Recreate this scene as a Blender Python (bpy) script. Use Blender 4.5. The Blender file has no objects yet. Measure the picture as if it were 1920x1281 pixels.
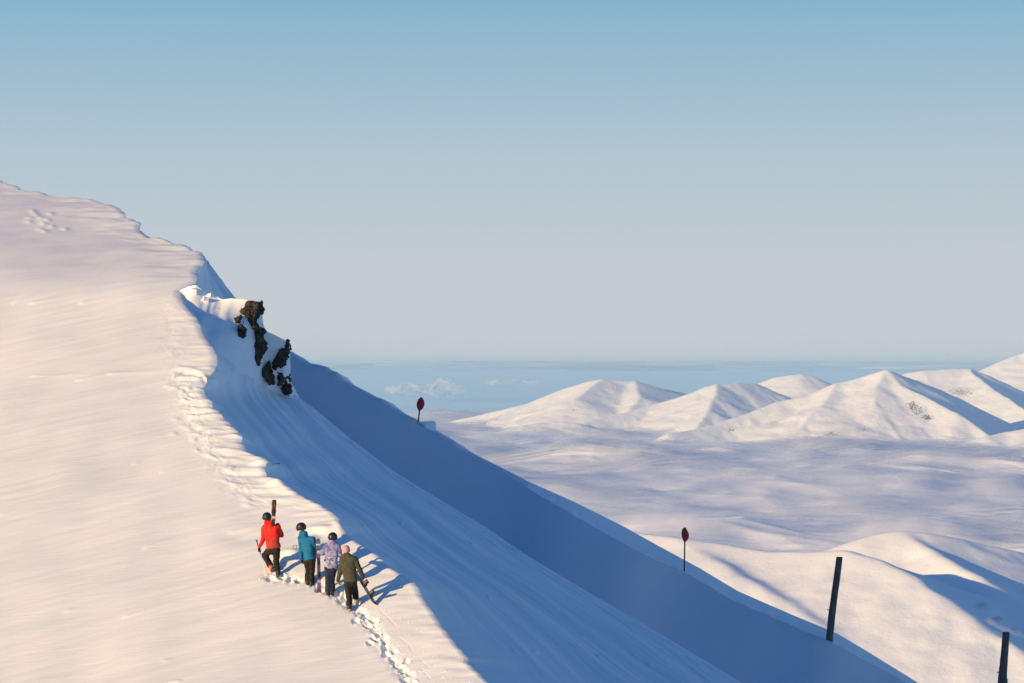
import bpy, math, random
import numpy as np
from mathutils import Vector

# ------------------------------------------------------------------ camera, sky, sun, exposure
S = bpy.context.scene
COL = S.collection
F = 4000.0                      # focal length in photo pixels (1920 wide)
CX, HY = 960.0, 685.0           # principal column, horizon row
cam_d = bpy.data.cameras.new('camera')
cam = bpy.data.objects.new('camera', cam_d)
COL.objects.link(cam)
cam.rotation_euler = (math.pi / 2, 0, 0)
cam_d.sensor_width = 36.0
cam_d.lens = 36.0 * F / 1920.0
cam_d.shift_y = -(640.5 - HY) / 1920.0
cam_d.clip_start = 0.5
cam_d.clip_end = 2.0e6
S.camera = cam

SUN_AZ = math.radians(37.6)     # light travels towards +X turned by this towards +Y
SUN_EL = math.radians(12.0)
TRAVEL = Vector((math.cos(SUN_EL) * math.cos(SUN_AZ), math.cos(SUN_EL) * math.sin(SUN_AZ), -math.sin(SUN_EL)))
sun_d = bpy.data.lights.new('sun', 'SUN')
sun_d.energy = 4.6
sun_d.color = (1.0, 0.70, 0.335)
sun_d.angle = math.radians(0.5)
sun = bpy.data.objects.new('sun', sun_d)
COL.objects.link(sun)
sun.rotation_euler = TRAVEL.to_track_quat('-Z', 'Y').to_euler()

W = bpy.data.worlds.new('World')
S.world = W
W.use_nodes = True
wn, wl = W.node_tree.nodes, W.node_tree.links
bg = wn['Background']
sky = wn.new('ShaderNodeTexSky')
sky.sky_type = 'NISHITA'
sky.sun_disc = False
sky.sun_elevation = SUN_EL
sky.sun_rotation = math.atan2(-TRAVEL.x, -TRAVEL.y)
sky.altitude = 2000
sky.air_density = 1.0
sky.dust_density = 0.2
sky.ozone_density = 3.0
hs = wn.new('ShaderNodeHueSaturation')
hs.inputs['Saturation'].default_value = 1.2
wtm = wn.new('ShaderNodeMix'); wtm.data_type = 'RGBA'; wtm.blend_type = 'MULTIPLY'; wtm.inputs['Factor'].default_value = 1.0
wtm.inputs[7].default_value = (1.0, 0.96, 1.04, 1)
wl.new(sky.outputs[0], wtm.inputs[6]); wl.new(wtm.outputs[2], hs.inputs['Color'])
# milky air low over the horizon, the same all round
wtc = wn.new('ShaderNodeTexCoord'); wsp = wn.new('ShaderNodeSeparateXYZ')
wl.new(wtc.outputs['Generated'], wsp.inputs[0])
wmr = wn.new('ShaderNodeMapRange'); wmr.interpolation_type = 'SMOOTHERSTEP'
wmr.inputs['From Min'].default_value = 0.26; wmr.inputs['From Max'].default_value = 0.65
wmr.inputs['To Min'].default_value = 1.0; wmr.inputs['To Max'].default_value = 0.0
wl.new(wsp.outputs['Z'], wmr.inputs['Value'])
wmx = wn.new('ShaderNodeMix'); wmx.data_type = 'RGBA'
wl.new(wmr.outputs[0], wmx.inputs['Factor']); wl.new(hs.outputs[0], wmx.inputs[6])
wcr = wn.new('ShaderNodeValToRGB')
SKYSTOPS = [(0.0, (3.52, 3.60, 3.70)), (0.05, (3.20, 3.50, 3.72)), (0.10, (2.58, 3.24, 3.68)), (0.17, (1.36, 2.62, 3.58)), (0.34, (0.50, 1.30, 2.9))]
while len(wcr.color_ramp.elements) < len(SKYSTOPS): wcr.color_ramp.elements.new(0.5)
for k, (ps, cc) in enumerate(SKYSTOPS):
    wcr.color_ramp.elements[k].position = ps; wcr.color_ramp.elements[k].color = (*[c / 4.0 for c in cc], 1)
wl.new(wsp.outputs['Z'], wcr.inputs[0])
wsc = wn.new('ShaderNodeVectorMath'); wsc.operation = 'SCALE'; wsc.inputs['Scale'].default_value = 4.0
wl.new(wcr.outputs[0], wsc.inputs[0]); wl.new(wsc.outputs[0], wmx.inputs[7])
wl.new(wmx.outputs[2], bg.inputs['Color'])
bg.inputs['Strength'].default_value = 0.135

S.view_settings.view_transform = 'Standard'
S.view_settings.look = 'None'
S.view_settings.exposure = 0.35
S.view_settings.gamma = 1.0
S.render.engine = 'CYCLES'
S.cycles.use_denoising = True
S.cycles.max_bounces = 10
S.cycles.diffuse_bounces = 7
S.cycles.volume_bounces = 2
S.cycles.transparent_max_bounces = 40

random.seed(4)
RNG = np.random.default_rng(7)

# ------------------------------------------------------------------ helpers
def at(px, py, Y):
    """photo pixel + distance -> world"""
    return np.stack([(np.asarray(px, float) - CX) / F * Y, np.asarray(Y, float) + 0 * np.asarray(px, float),
                     (HY - np.asarray(py, float)) / F * Y], -1)

def _hash(ix, iy, iz, seed):
    h = (ix.astype(np.int64) * 374761393 + iy.astype(np.int64) * 668265263 + iz.astype(np.int64) * 2147483647 + seed * 974711) & 0xffffffff
    h = ((h ^ (h >> 13)) * 1274126177) & 0xffffffff
    h = ((h ^ (h >> 16)) * 2246822519) & 0xffffffff
    return (h ^ (h >> 15)) & 0xffffffff

def noise2(x, y, seed=0):
    x = np.asarray(x, float); y = np.asarray(y, float)
    x, y = np.broadcast_arrays(x, y)
    x0 = np.floor(x); y0 = np.floor(y)
    fx, fy = x - x0, y - y0
    ix, iy = x0.astype(np.int64), y0.astype(np.int64)
    z = np.zeros_like(ix)
    def g(dx, dy):
        a = _hash(ix + dx, iy + dy, z, seed) / 4294967296.0 * 2 * np.pi
        return np.cos(a) * (fx - dx) + np.sin(a) * (fy - dy)
    u = fx * fx * fx * (fx * (fx * 6 - 15) + 10)
    v = fy * fy * fy * (fy * (fy * 6 - 15) + 10)
    a = g(0, 0); b = g(1, 0); c = g(0, 1); d = g(1, 1)
    return 1.5 * ((a + u * (b - a)) * (1 - v) + (c + u * (d - c)) * v)

def fbm2(x, y, octv=4, seed=0, gain=0.5, lac=2.03):
    r = 0; a = 1.0
    for i in range(octv):
        r = r + a * noise2(x, y, seed + i * 17)
        x = np.asarray(x) * lac + 3.7; y = np.asarray(y) * lac - 1.3; a *= gain
    return r

def noise3(x, y, z, seed=0):
    x, y, z = np.broadcast_arrays(x, y, z)
    x0, y0, z0 = np.floor(x), np.floor(y), np.floor(z)
    fx, fy, fz = x - x0, y - y0, z - z0
    ix, iy, iz = x0.astype(np.int64), y0.astype(np.int64), z0.astype(np.int64)
    s = lambda t: t * t * (3 - 2 * t)
    u, v, w = s(fx), s(fy), s(fz)
    r = 0
    for dx in (0, 1):
        for dy in (0, 1):
            for dz in (0, 1):
                h = _hash(ix + dx, iy + dy, iz + dz, seed) / 4294967296.0 * 2 - 1
                r = r + h * (u if dx else 1 - u) * (v if dy else 1 - v) * (w if dz else 1 - w)
    return r

def fbm3(x, y, z, octv=3, seed=0):
    r = 0; a = 1.0; k = 1.0
    for i in range(octv):
        r = r + a * noise3(x * k + i * 5.1, y * k - i * 2.2, z * k + i * 9.3, seed + i)
        a *= 0.5; k *= 2.1
    return r

def sstep(a, b, x):
    t = np.clip((np.asarray(x, float) - a) / (b - a), 0, 1)
    return t * t * (3 - 2 * t)

def tag(o, label=None, cat=None, group=None, kind=None):
    if label: o['label'] = label
    if cat: o['category'] = cat
    if group: o['group'] = group
    if kind: o['kind'] = kind
    return o

def mesh_obj(name, verts, faces, mat=None, parent=None, smooth=True, kind=None):
    """faces: (n,3) or (n,4) array or list"""
    me = bpy.data.meshes.new(name)
    verts = np.asarray(verts, np.float32).reshape(-1, 3)
    if isinstance(faces, np.ndarray):
        n, k = faces.shape
        me.vertices.add(len(verts)); me.vertices.foreach_set('co', verts.ravel())
        me.loops.add(n * k); me.loops.foreach_set('vertex_index', faces.astype(np.int32).ravel())
        me.polygons.add(n)
        me.polygons.foreach_set('loop_start', np.arange(0, n * k, k, dtype=np.int32))
        me.polygons.foreach_set('loop_total', np.full(n, k, np.int32))
        me.update(calc_edges=True); me.validate()
    else:
        me.from_pydata([tuple(map(float, v)) for v in verts], [], faces)
        me.update()
    if smooth:
        me.polygons.foreach_set('use_smooth', np.ones(len(me.polygons), bool))
    if mat: me.materials.append(mat)
    o = bpy.data.objects.new(name, me)
    COL.objects.link(o)
    if parent: o.parent = parent
    if kind: o['kind'] = kind
    return o

def grid_faces(nr, nc, flip=False):
    i = np.arange(nr - 1)[:, None] * nc + np.arange(nc - 1)[None, :]
    i = i.ravel()
    q = np.stack([i, i + 1, i + nc + 1, i + nc], -1)
    return q[:, ::-1].copy() if flip else q

def grid_normals(P):
    du = np.gradient(P, axis=1); dv = np.gradient(P, axis=0)
    n = np.cross(du, dv)
    n /= np.linalg.norm(n, axis=-1, keepdims=True) + 1e-12
    return n

def set_attr(o, name, vals):
    a = o.data.attributes.new(name, 'FLOAT', 'POINT')
    a.data.foreach_set('value', np.asarray(vals, np.float32).ravel())

def empty(name, loc, rz=0.0):
    o = bpy.data.objects.new(name, None)
    COL.objects.link(o)
    o.location = tuple(float(v) for v in loc); o.rotation_euler = (0, 0, rz)
    o.empty_display_size = 0.2
    return o

# ------------------------------------------------------------------ materials
def principled(name, col, rough=0.8, spec=0.3):
    m = bpy.data.materials.new(name); m.use_nodes = True
    b = m.node_tree.nodes['Principled BSDF']
    b.inputs['Base Color'].default_value = (*col, 1)
    b.inputs['Roughness'].default_value = rough
    b.inputs['Specular IOR Level'].default_value = spec
    return m, m.node_tree.nodes, m.node_tree.links, b

def tex_noise(n, l, scale, detail=3, rough=0.55, vec=None, coord='Object', mapping=None):
    t = n.new('ShaderNodeTexNoise')
    t.inputs['Scale'].default_value = scale; t.inputs['Detail'].default_value = detail; t.inputs['Roughness'].default_value = rough
    if vec is None:
        tc = n.new('ShaderNodeTexCoord'); vec = tc.outputs[coord]
    if mapping:
        mp = n.new('ShaderNodeMapping')
        mp.inputs['Rotation'].default_value = mapping[0]; mp.inputs['Scale'].default_value = mapping[1]
        l.new(vec, mp.inputs['Vector']); vec = mp.outputs[0]
    l.new(vec, t.inputs['Vector'])
    return t

def ramp(n, l, fac, stops):
    r = n.new('ShaderNodeValToRGB')
    els = r.color_ramp.elements
    while len(els) < len(stops): els.new(0.5)
    for k_, (p, c) in enumerate(stops):
        e = els[k_]; e.position = p; e.color = (*c, 1) if len(c) == 3 else c
    l.new(fac, r.inputs[0])
    return r

def snow_mat(name, col=(0.86, 0.87, 0.89), grain=60.0, bump=0.25, dist=0.01, streak=None, sparkle=True):
    m, n, l, b = principled(name, col, 0.62, 0.25)
    t1 = tex_noise(n, l, grain, 4, 0.65)
    h = t1.outputs[0]
    if streak:
        t2 = tex_noise(n, l, streak[0], 3, 0.6, mapping=(streak[1], streak[2]))
        mx = n.new('ShaderNodeMath'); mx.operation = 'MULTIPLY_ADD'; mx.inputs[1].default_value = streak[3]
        l.new(t2.outputs[0], mx.inputs[0]); l.new(h, mx.inputs[2]); h = mx.outputs[0]
    bp = n.new('ShaderNodeBump'); bp.inputs['Strength'].default_value = bump; bp.inputs['Distance'].default_value = dist
    l.new(h, bp.inputs['Height']); l.new(bp.outputs[0], b.inputs['Normal'])
    tc = tex_noise(n, l, 0.35, 3, 0.5)
    r = ramp(n, l, tc.outputs[0], [(0.3, tuple(c * 0.965 for c in col)), (0.7, tuple(min(1, c * 1.02) for c in col))])
    l.new(r.outputs[0], b.inputs['Base Color'])
    return m

M = {}
M['snow'] = snow_mat('snow', streak=(1.0, (0, 0, math.radians(-17)), (0.55, 10.0, 4.0), 2.2), bump=0.34, dist=0.02)
M['snow_shade_tint'] = snow_mat('snow_shade_tint', (0.64, 0.67, 0.74), grain=22, bump=0.2, dist=0.02)  # same snow, darker and bluer: shade painted into the second ridge's face
M['snow_face'] = snow_mat('snow_face', (0.90, 0.91, 0.93), grain=22, bump=0.3, dist=0.02)  # paler base colour paints extra light onto the near shaded face and ridge strip
M['snow_far'] = snow_mat('snow_far', (0.85, 0.86, 0.88), grain=0.05, bump=0.6, dist=6.0)

# ------------------------------------------------------------------ main snow ridge
CREST = [(-420,318),(-150,328),(-40,333),(3,337),(10,342),(27,344),(41,352),(82,359),(107,365),(155,368),(180,372),(207,380),(222,389),(232,397),(237,406),
 (252,411),(266,420),(261,426),(272,439),(277,443),(312,447),(347,454),(360,462),(380,471),(381,480),(385,490),(375,500),(367,511),(372,522),(367,530),
 (335,545),(337,556),(345,570),(355,581),(366,591),(374,604),(379,620),(391,639),(400,649),(406,661),(407,677),(402,690),(388,702),(387,712),(380,722),
 (386,739),(397,749),(399,762),(410,769),(420,784),(432,793),(433,799),(446,806),(446,814),(455,818),(452,826),(467,847),(480,851),(497,857),(508,866),
 (499,870),(497,881),(502,891),(519,896),(538,909),(562,924),(581,934),(594,941),(615,952),(632,966),(639,975),(640,986),(652,1005),(680,1024),(713,1045),
 (729,1062),(761,1081),(778,1090),(787,1103),(793,1118),(812,1141),(825,1161),(842,1184),(866,1214),(877,1227),(878,1238),(900,1259),(922,1281),(1000,1370),(1130,1520),(1230,1640)]
CRX = np.array([p[0] for p in CREST], float); CRY = np.array([p[1] for p in CREST], float)
crest_x = lambda y: np.interp(y, CRY, CRX)

T_UP, T_LEFT, T_A = 0.42, 0.12, -30.78
def slope_depth(px, py):
    px = np.asarray(px, float); py = np.asarray(py, float)
    Y = T_A / ((HY - py) / F - T_UP - T_LEFT * (px - CX) / F)
    Y = Y + 26.0 * (np.clip(560 - py, 0, None) / 220.0) ** 2
    return Y
def on_slope(px, py):
    return at(px, py, slope_depth(px, py))

# outline of the shaded face: crest row -> (px, py, distance)
OUT = [(318,-380,400,190),(340,20,430,170),(440,290,480,130),(471,378,486,112),(490,392,497,101),(511,416,527,97),(530,438,557,94),(545,452,575,92.5),(620,500,650,90),
 (702,546,735,88),(760,592,768,86),(826,650,817,84),(891,741,886,81),(952,830,940,79),(1005,906,986,77),(1062,985,1040,75),(1103,1080,1097,73),(1184,1240,1190,70),(1281,1392,1281,67),(1640,2000,1640,58)]
OA = np.array(OUT, float)

ROWS = np.concatenate([np.arange(318, 560, 1.6), np.arange(560, 1281, 1.9), np.linspace(1281, 1640, 90)])
NR = len(ROWS)
cxr = crest_x(ROWS)
uu = np.linspace(0, 1, 560)
uu = 1 - (1 - uu) ** 1.35            # denser towards the crest
LEFT = -430.0
uu = np.concatenate([[-1.2, -0.8, -0.5, -0.28, -0.12, -0.04], uu])   # the slope goes on to the left of the frame
PX = LEFT + (cxr[:, None] - LEFT) * uu[None, :]
PY = np.repeat(ROWS[:, None], PX.shape[1], 1)
lit = on_slope(PX, PY)
nrm = grid_normals(lit)
nrm *= np.sign(nrm[..., 2:3])
X, Yw = lit[..., 0], lit[..., 1]
dcr = cxr[:, None] - PX             # pixels left of the crest

wa = math.radians(17.7)
al = X * math.cos(wa) + Yw * math.sin(wa); ac = -X * math.sin(wa) + Yw * math.cos(wa)
disp = 0.10 * fbm2(X / 7.0, Yw / 9.0, 3, 3)                               # broad swells
warp = 0.5 * fbm2(X / 3, Yw / 3, 2, 31)
disp += 0.013 * fbm2(al / 3.6, (ac + 0.25 * warp) / 0.30, 2, 5) * (0.35 + 0.65 * sstep(-0.1, 0.5, fbm2(X / 5, Yw / 6, 2, 8))) * sstep(480, 700, PY)
disp += 0.020 * fbm2(al / 4.0, ac / 0.6, 2, 6) * sstep(430, 560, PY) + 0.05 * fbm2(al / 9.0, ac / 3.0, 2, 7) * sstep(560, 430, PY)
# long thin drift ridges (raised tails) scattered over the slope
for (x0, y0, x1, y1, h) in [(230,1157,320,1132,.05),(269,1029,345,1000,.05),(0,971,40,959,.05),(122,1144,142,1139,.05),(303,1238,318,1235,.05),(60,705,190,700,.03),(142,713,200,701,.06),
    (200,701,330,690,.05),(25,568,60,552,.06),(55,570,130,557,.07),(150,570,190,563,.06),(455,946,470,940,.03),(430,997,500,985,.03),(560,990,600,983,.05),(340,1278,300,1281,.04),(530,1000,560,993,.03),(300,887,330,876,.04),(250,869,262,866,.05)]:
    L = math.hypot(x1 - x0, y1 - y0); tx, ty = (x1 - x0) / L, (y1 - y0) / L
    a = (PX - x0) * tx + (PY - y0) * ty; c = -(PX - x0) * ty + (PY - y0) * tx
    prof = sstep(-5, 9, a) * np.where(a < 0, 1.0, np.exp(-np.clip(a, 0, None) / (L * 0.8)) * sstep(2.2 * L, L, a))
    disp += 0.8 * h * prof * np.exp(-(c / (1.9 + 0.02 * np.clip(a, 0, L))) ** 2)
# rolls running to the crest
band = sstep(135, 40, dcr) * sstep(545, 600, PY) * sstep(1000, 930, PY)
rl = 0.35 + 0.65 * sstep(660, 720, PY)
ang = math.radians(-10)
al2 = X * math.cos(ang) + Yw * math.sin(ang); ac2 = -X * math.sin(ang) + Yw * math.cos(ang)
jit = 16 * noise2(PX * 0, PY / 7.0, 91) + 10 * noise2(PX * 0, PY / 2.6, 92)
band = band * sstep(-5, 6, PX + jit - np.interp(PY, [520,600,690,745,790,830,865,900,950], [330,318,328,350,364,382,402,436,490]))
disp += band * rl * (0.012 + 0.062 * fbm2(al2 / 2.2, (ac2 + 0.25 * warp) / 0.36, 3, 12, 0.55))
disp += sstep(110, 20, dcr) * sstep(1020, 1090, PY) * 0.035 * fbm2(al2 / 1.6, ac2 / 0.45, 2, 14)
disp += sstep(150, 40, dcr) * sstep(560, 480, PY) * 0.09 * fbm2(al2 / 4.0, ac2 / 1.1, 3, 15)
# the old wind-filled boot track below the crest
TRK = [(345,520),(335,560),(322,600),(318,640),(330,690),(344,715),(352,745),(366,790),(385,830),(405,865),(440,900),(452,925),(500,948)]
tx_ = np.interp(PY, [p[1] for p in TRK], [p[0] for p in TRK])
inT = sstep(500, 560, PY) * sstep(960, 935, PY) * np.where(PY < 690, 0.35, 1.0)
tw = np.exp(-((PX - tx_) / 26.0) ** 2) * inT
lump = fbm2(X / 0.42, Yw / 0.42, 3, 21)
disp += tw * (0.035 * np.clip(lump, -0.15, 1.0) + 0.02 * np.abs(noise2(X / 0.22, Yw / 0.2, 22)))
r2 = random.Random(11)
for k in range(26):                                                      # old boot holes
    y = r2.uniform(700, 945); x = float(np.interp(y, [p[1] for p in TRK], [p[0] for p in TRK])) + r2.gauss(0, 20)
    sx, sy = r2.uniform(4, 8), r2.uniform(2.0, 3.4)
    q = ((PX - x) / sx) ** 2 + ((PY - y) / sy) ** 2
    disp += -0.010 * np.exp(-q) + 0.025 * np.exp(-(((PX - x + 7) / (sx * 1.4)) ** 2 + ((PY - y - 2) / (sy * 1.3)) ** 2))
for (x, y) in [(62,397),(68,402),(95,400),(56,408),(75,408),(90,413),(82,418),(98,423),(75,428),(84,432),(122,428),(55,415)]:
    disp += 0.05 * np.exp(-(((PX - x) / 7.0) ** 2 + ((PY - y) / 2.2) ** 2))
# wind scarp with a shaded scoop at the little saddle
for (x0, y0, x1, y1, h) in [(325,690,388,703,.04),(335,697,385,709,-.05)]:
    L = math.hypot(x1 - x0, y1 - y0); tx, ty = (x1 - x0) / L, (y1 - y0) / L
    a = (PX - x0) * tx + (PY - y0) * ty; c = -(PX - x0) * ty + (PY - y0) * tx + 5 * np.sin(np.clip(a / L, 0, 1) * math.pi)
    disp += h * sstep(-10, 12, a) * sstep(L + 6, L - 6, a) * np.exp(-(c / 4.0) ** 2)
# drift bank beside the walkers and the jutting lip
for (x, y, sx, sy, h) in [(606,995,30,7,.13),(638,988,12,8,.12),(548,1042,24,9,.16),(600,1030,30,8,.10),(585,1012,14,6,.08),(520,905,20,6,.12),(492,868,16,5,.10),(445,1005,40,14,-.05)]:
    disp += h * np.exp(-(((PX - x) / sx) ** 2 + ((PY - y) / sy) ** 2))
# trampled snow and fresh boot holes
def near_path(pts, width):
    d = np.full(PX.shape, 1e9)
    for (x0, y0), (x1, y1) in zip(pts[:-1], pts[1:]):
        L2 = (x1 - x0) ** 2 + (y1 - y0) ** 2
        t = np.clip(((PX - x0) * (x1 - x0) + (PY - y0) * (y1 - y0)) / L2, 0, 1)
        d = np.minimum(d, np.hypot(PX - x0 - t * (x1 - x0), (PY - y0 - t * (y1 - y0)) * 1.4))
    return np.exp(-(d / width) ** 2)
PATH = [(508,1083),(545,1086),(585,1092),(612,1104),(636,1120),(660,1138),(690,1158),(706,1185),(722,1212),(742,1238),(758,1262),(775,1290),(810,1340)]
pw = near_path(PATH, 13.0)
tr = pw * (-0.035 + 0.045 * fbm2(X / 0.20, Yw / 0.26, 3, 41))
STEPS = [(679,1143),(666,1161),(683,1151),(702,1160),(688,1169),(707,1184),(701,1192),(720,1191),(693,1201),(720,1207),(739,1216),(722,1220),(735,1230),(761,1235),(746,1244),(756,1252),(769,1259),(757,1269),(775,1277),(770,1290),(790,1300),(800,1325),
         (508,1086),(528,1083),(545,1087),(560,1090),(600,1106),(632,1112),(640,1124),(646,1118),(638,1106),(668,1128)]
for i, (x, y) in enumerate(STEPS):
    sx, sy = r2.uniform(5.0, 7.5), r2.uniform(2.6, 3.8)
    q = (((PX - x) + 0.5 * (PY - y)) / sx) ** 2 + ((PY - y) / sy) ** 2
    tr += -0.15 * np.exp(-q ** 1.6)
    for j in range(4):
        a = r2.uniform(0, 6.28)
        tr += r2.uniform(.012, .035) * np.exp(-(((PX - x - 1.3 * sx * math.cos(a)) / 3.2) ** 2 + ((PY - y - 1.4 * sy * math.sin(a)) / 1.9) ** 2))
disp += np.clip(tr, -0.15, 0.055)
for pts in ([(712,1142),(730,1158),(742,1170)], [(746,1190),(768,1205),(772,1216)], [(785,1228),(795,1240),(804,1247)], [(790,1248),(800,1262),(806,1270)]):
    disp += -0.006 * near_path(pts, 1.4)
# the edge rounds off
disp -= 0.06 * np.clip(1 - dcr / 16.0, 0, 1) ** 2
lit = lit + nrm * disp[..., None]

# shaded face lofted from crest to outline
ws = np.concatenate([np.linspace(0, 1, 220)[1:]])
op = np.stack([np.interp(ROWS, OA[:, 0], OA[:, k]) for k in (1, 2, 3)], -1)
for k in range(3):                                                      # ease the corners of the outline
    for _ in range(10): op[1:-1, k] = 0.25 * op[:-2, k] + 0.5 * op[1:-1, k] + 0.25 * op[2:, k]
O3 = at(op[:, 0], op[:, 1], op[:, 2])
C3 = lit[:, -1, :]
Cs = C3.copy()
for _ in range(60): Cs[1:-1] = 0.25 * Cs[:-2] + 0.5 * Cs[1:-1] + 0.25 * Cs[2:]
wsm = sstep(0, 0.14, ws)
base = C3[:, None, :] * (1 - wsm)[None, :, None] + Cs[:, None, :] * wsm[None, :, None]
face = base + (O3[:, None, :] - base) * ws[None, :, None]
arc = np.concatenate([[0], np.cumsum(np.linalg.norm(np.diff(Cs, axis=0), axis=1))])
ds = np.linalg.norm(O3 - Cs, axis=1)
fn = grid_normals(face); fn *= np.sign(fn[..., 2:3])
A_ = np.repeat(arc[:, None], len(ws), 1); Wd = ws[None, :] * np.clip(ds[:, None], 4, 16)
wob = 0.5 * fbm2(A_ / 9, Wd / 4, 2, 51)
env = np.sin(np.pi * ws) ** 0.6
fd = 0.16 * fbm2(A_ / 16.0, (Wd + 0.5 * wob) / 2.6, 2, 52) + 0.042 * fbm2(A_ / 9.0, (Wd + 0.5 * wob) / 0.9, 2, 53) * sstep(-.4, .5, fbm2(A_ / 12, Wd / 3, 2, 57)) + 0.010 * fbm2(A_ / 2.5, Wd / 0.3, 3, 54)
fd = fd * env[None, :] - 0.40 * (np.sin(np.pi * ws) ** 0.8 * (1 - ws))[None, :] * sstep(480, 560, ROWS)[:, None]
fd += 0.05 * (sstep(0.75, 0.97, ws) * sstep(1.0, 0.97, ws))[None, :] * np.clip(fbm2(A_ / 1.4, Wd / 0.3, 3, 55), -0.2, 1) 
fd += 0.14 * np.clip(fbm2(A_ / 0.8, Wd / 0.8, 2, 58) - 0.75, 0, 1) * env[None, :]
face = face + fn * fd[..., None]
tail1 = face[:, -1, :] + np.array([0.5, 1.4, -0.8])
tail2 = tail1 + np.array([2.0, 4.0, -6.0])
tail3 = tail2 + np.array([8.0, 20.0, -60.0])
tails = np.stack([tail1, tail2, tail3], 1)
ALL = np.concatenate([lit, face, tails], 1)
hill = mesh_obj('snow_ridge', ALL.reshape(-1, 3), grid_faces(ALL.shape[0], ALL.shape[1], flip=True), M['snow'], kind='structure')
hill.data.materials.append(M['snow_face'])
nf = ALL.shape[1] - 1
mi = np.zeros((ALL.shape[0] - 1, nf), np.int32); mi[:, lit.shape[1] + 3:] = 1
hill.data.polygons.foreach_set('material_index', mi.ravel())

# a lookup of the near terrain by photo pixel (nearest to the camera wins)
def face_depth(px, py):
    q = face[::3, ::3].reshape(-1, 3)
    u = CX + q[:, 0] / q[:, 1] * F; v = HY - q[:, 2] / q[:, 1] * F
    out = []
    for a, b in zip(np.atleast_1d(px), np.atleast_1d(py)):
        d = (u - a) ** 2 + (v - b) ** 2
        k = np.argsort(d)[:6]; out.append(float(np.average(q[k, 1], weights=1 / (d[k] + 1))))
    return np.array(out)

def lit_point(px, py):
    """displaced lit-slope surface at a pixel"""
    k = np.argmin((PX - px) ** 2 + (PY - py) ** 2)
    return lit.reshape(-1, 3)[k]

# ------------------------------------------------------------------ snow spur that carries the rocks
TOP = [(336,545),(352,538),(366,533),(376,541),(384,549),(396,550),(404,556),(414,560),(432,561),(452,560),(470,563),(484,566),(491,573),(492,592),(494,612),(500,622),(520,631),(540,640),(545,652),(544,685),(546,715),(549,741)]
MRG = [(335,548),(341,562),(350,574),(360,586),(370,598),(378,612),(386,628),(394,642),(404,656),(416,672),(430,686),(446,700),(464,712),(482,722),(500,730),(512,736),(522,740),(530,744),(536,746),(541,748),(546,750),(552,752)]
SA = np.linspace(0, 1, 150); SB = np.linspace(0, 1, 90)
ti = np.linspace(0, 1, len(TOP))
top_px = np.interp(SA, ti, [p[0] for p in TOP]); top_py = np.interp(SA, ti, [p[1] for p in TOP])
mrg_px = np.interp(SA, ti, [p[0] for p in MRG]); mrg_py = np.interp(SA, ti, [p[1] for p in MRG])
for arr in (top_px, top_py, mrg_px, mrg_py):
    for _ in range(14): arr[1:-1] = 0.25 * arr[:-2] + 0.5 * arr[1:-1] + 0.25 * arr[2:]
top_py = top_py + 2.2 * noise2(SA * 22, SA * 0, 66) * sstep(0, .08, SA)
top_Y = np.interp(SA, [0, 0.1, 0.25, 0.55, 0.8, 1.0], [84.2, 84.0, 84.0, 84.0, 84.5, 86.0])
mrg_Y = face_depth(mrg_px, mrg_py) + 0.25
for _ in range(30): mrg_Y[1:-1] = 0.25 * mrg_Y[:-2] + 0.5 * mrg_Y[1:-1] + 0.25 * mrg_Y[2:]
e = SB ** 1.0
spx = top_px[:, None] + (mrg_px - top_px)[:, None] * e; spy = top_py[:, None] + (mrg_py - top_py)[:, None] * e
sY = top_Y[:, None] + (mrg_Y - top_Y)[:, None] * (SB ** 1.5)[None, :]
spur = at(spx, spy, sY)
sn = grid_normals(spur); sn *= -np.sign(sn[..., 1:2])
spur += sn * (0.05 * fbm2(spur[..., 0] / 1.1, spur[..., 2] / 0.9, 3, 61) * (np.sin(np.pi * SB) ** 0.5)[None, :])[..., None]
bk1 = spur[:, :1] + np.array([-0.05, 0.4, -0.10]); bk2 = bk1 + np.array([-0.3, 1.6, -1.6]); bk3 = bk2 + np.array([-0.3, 1.0, -6])
spur_all = np.concatenate([bk3, bk2, bk1, spur], 1)
mesh_obj('snow_spur', spur_all.reshape(-1, 3), grid_faces(*spur_all.shape[:2]), M['snow_face'], kind='structure')

def spur_depth(px, py):
    u = CX + spur[..., 0] / spur[..., 1] * F; v = HY - spur[..., 2] / spur[..., 1] * F
    k = np.argmin((u - px) ** 2 + (v - py) ** 2)
    return float(spur[..., 1].ravel()[k])

# ------------------------------------------------------------------ second ridge in the shade
SKY2 = [(250, 505, 121.0), (380, 556, 116.0), (470, 600, 112.0), (500, 632, 110.96), (530, 652, 109.91), (550, 662, 109.22), (568, 675, 108.59), (584, 683, 108.03), (600, 686, 107.48), (613, 689, 107.03), (620, 696, 106.78), (634, 700, 106.3), (645, 713, 105.91), (666, 724, 105.18), (685, 734, 104.52), (704, 744, 103.93), (720, 749, 103.63), (737, 764, 103.32), (762, 778, 102.86), (776, 784, 102.61), (784, 791, 102.46), (798, 797, 102.2), (812, 805, 101.95), (828, 814, 101.65), (851, 828, 101.23), (868, 841, 100.92), (901, 858, 100.31), (938, 876, 99.64), (984, 900, 98.79), (1070, 938, 98.0), (1156, 981, 97.39), (1224, 1019, 96.9), (1300, 1060, 96.36), (1373, 1104, 95.84), (1488, 1154, 95.02), (1561, 1184, 94.5), (1600, 1207, 94.32), (1662, 1245, 94.03), (1720, 1281, 93.76), (2150, 1530, 92.0)]
BDY = [(250,3),(828,4),(938,5),(984,8),(1018,18),(1070,24),(1190,28),(1283,18),(1400,20),(1488,18),(1561,20),(1662,12),(1720,10),(2150,10)]
s2 = np.array(SKY2, float)
xs2 = np.linspace(250, 2150, 1000)
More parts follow.
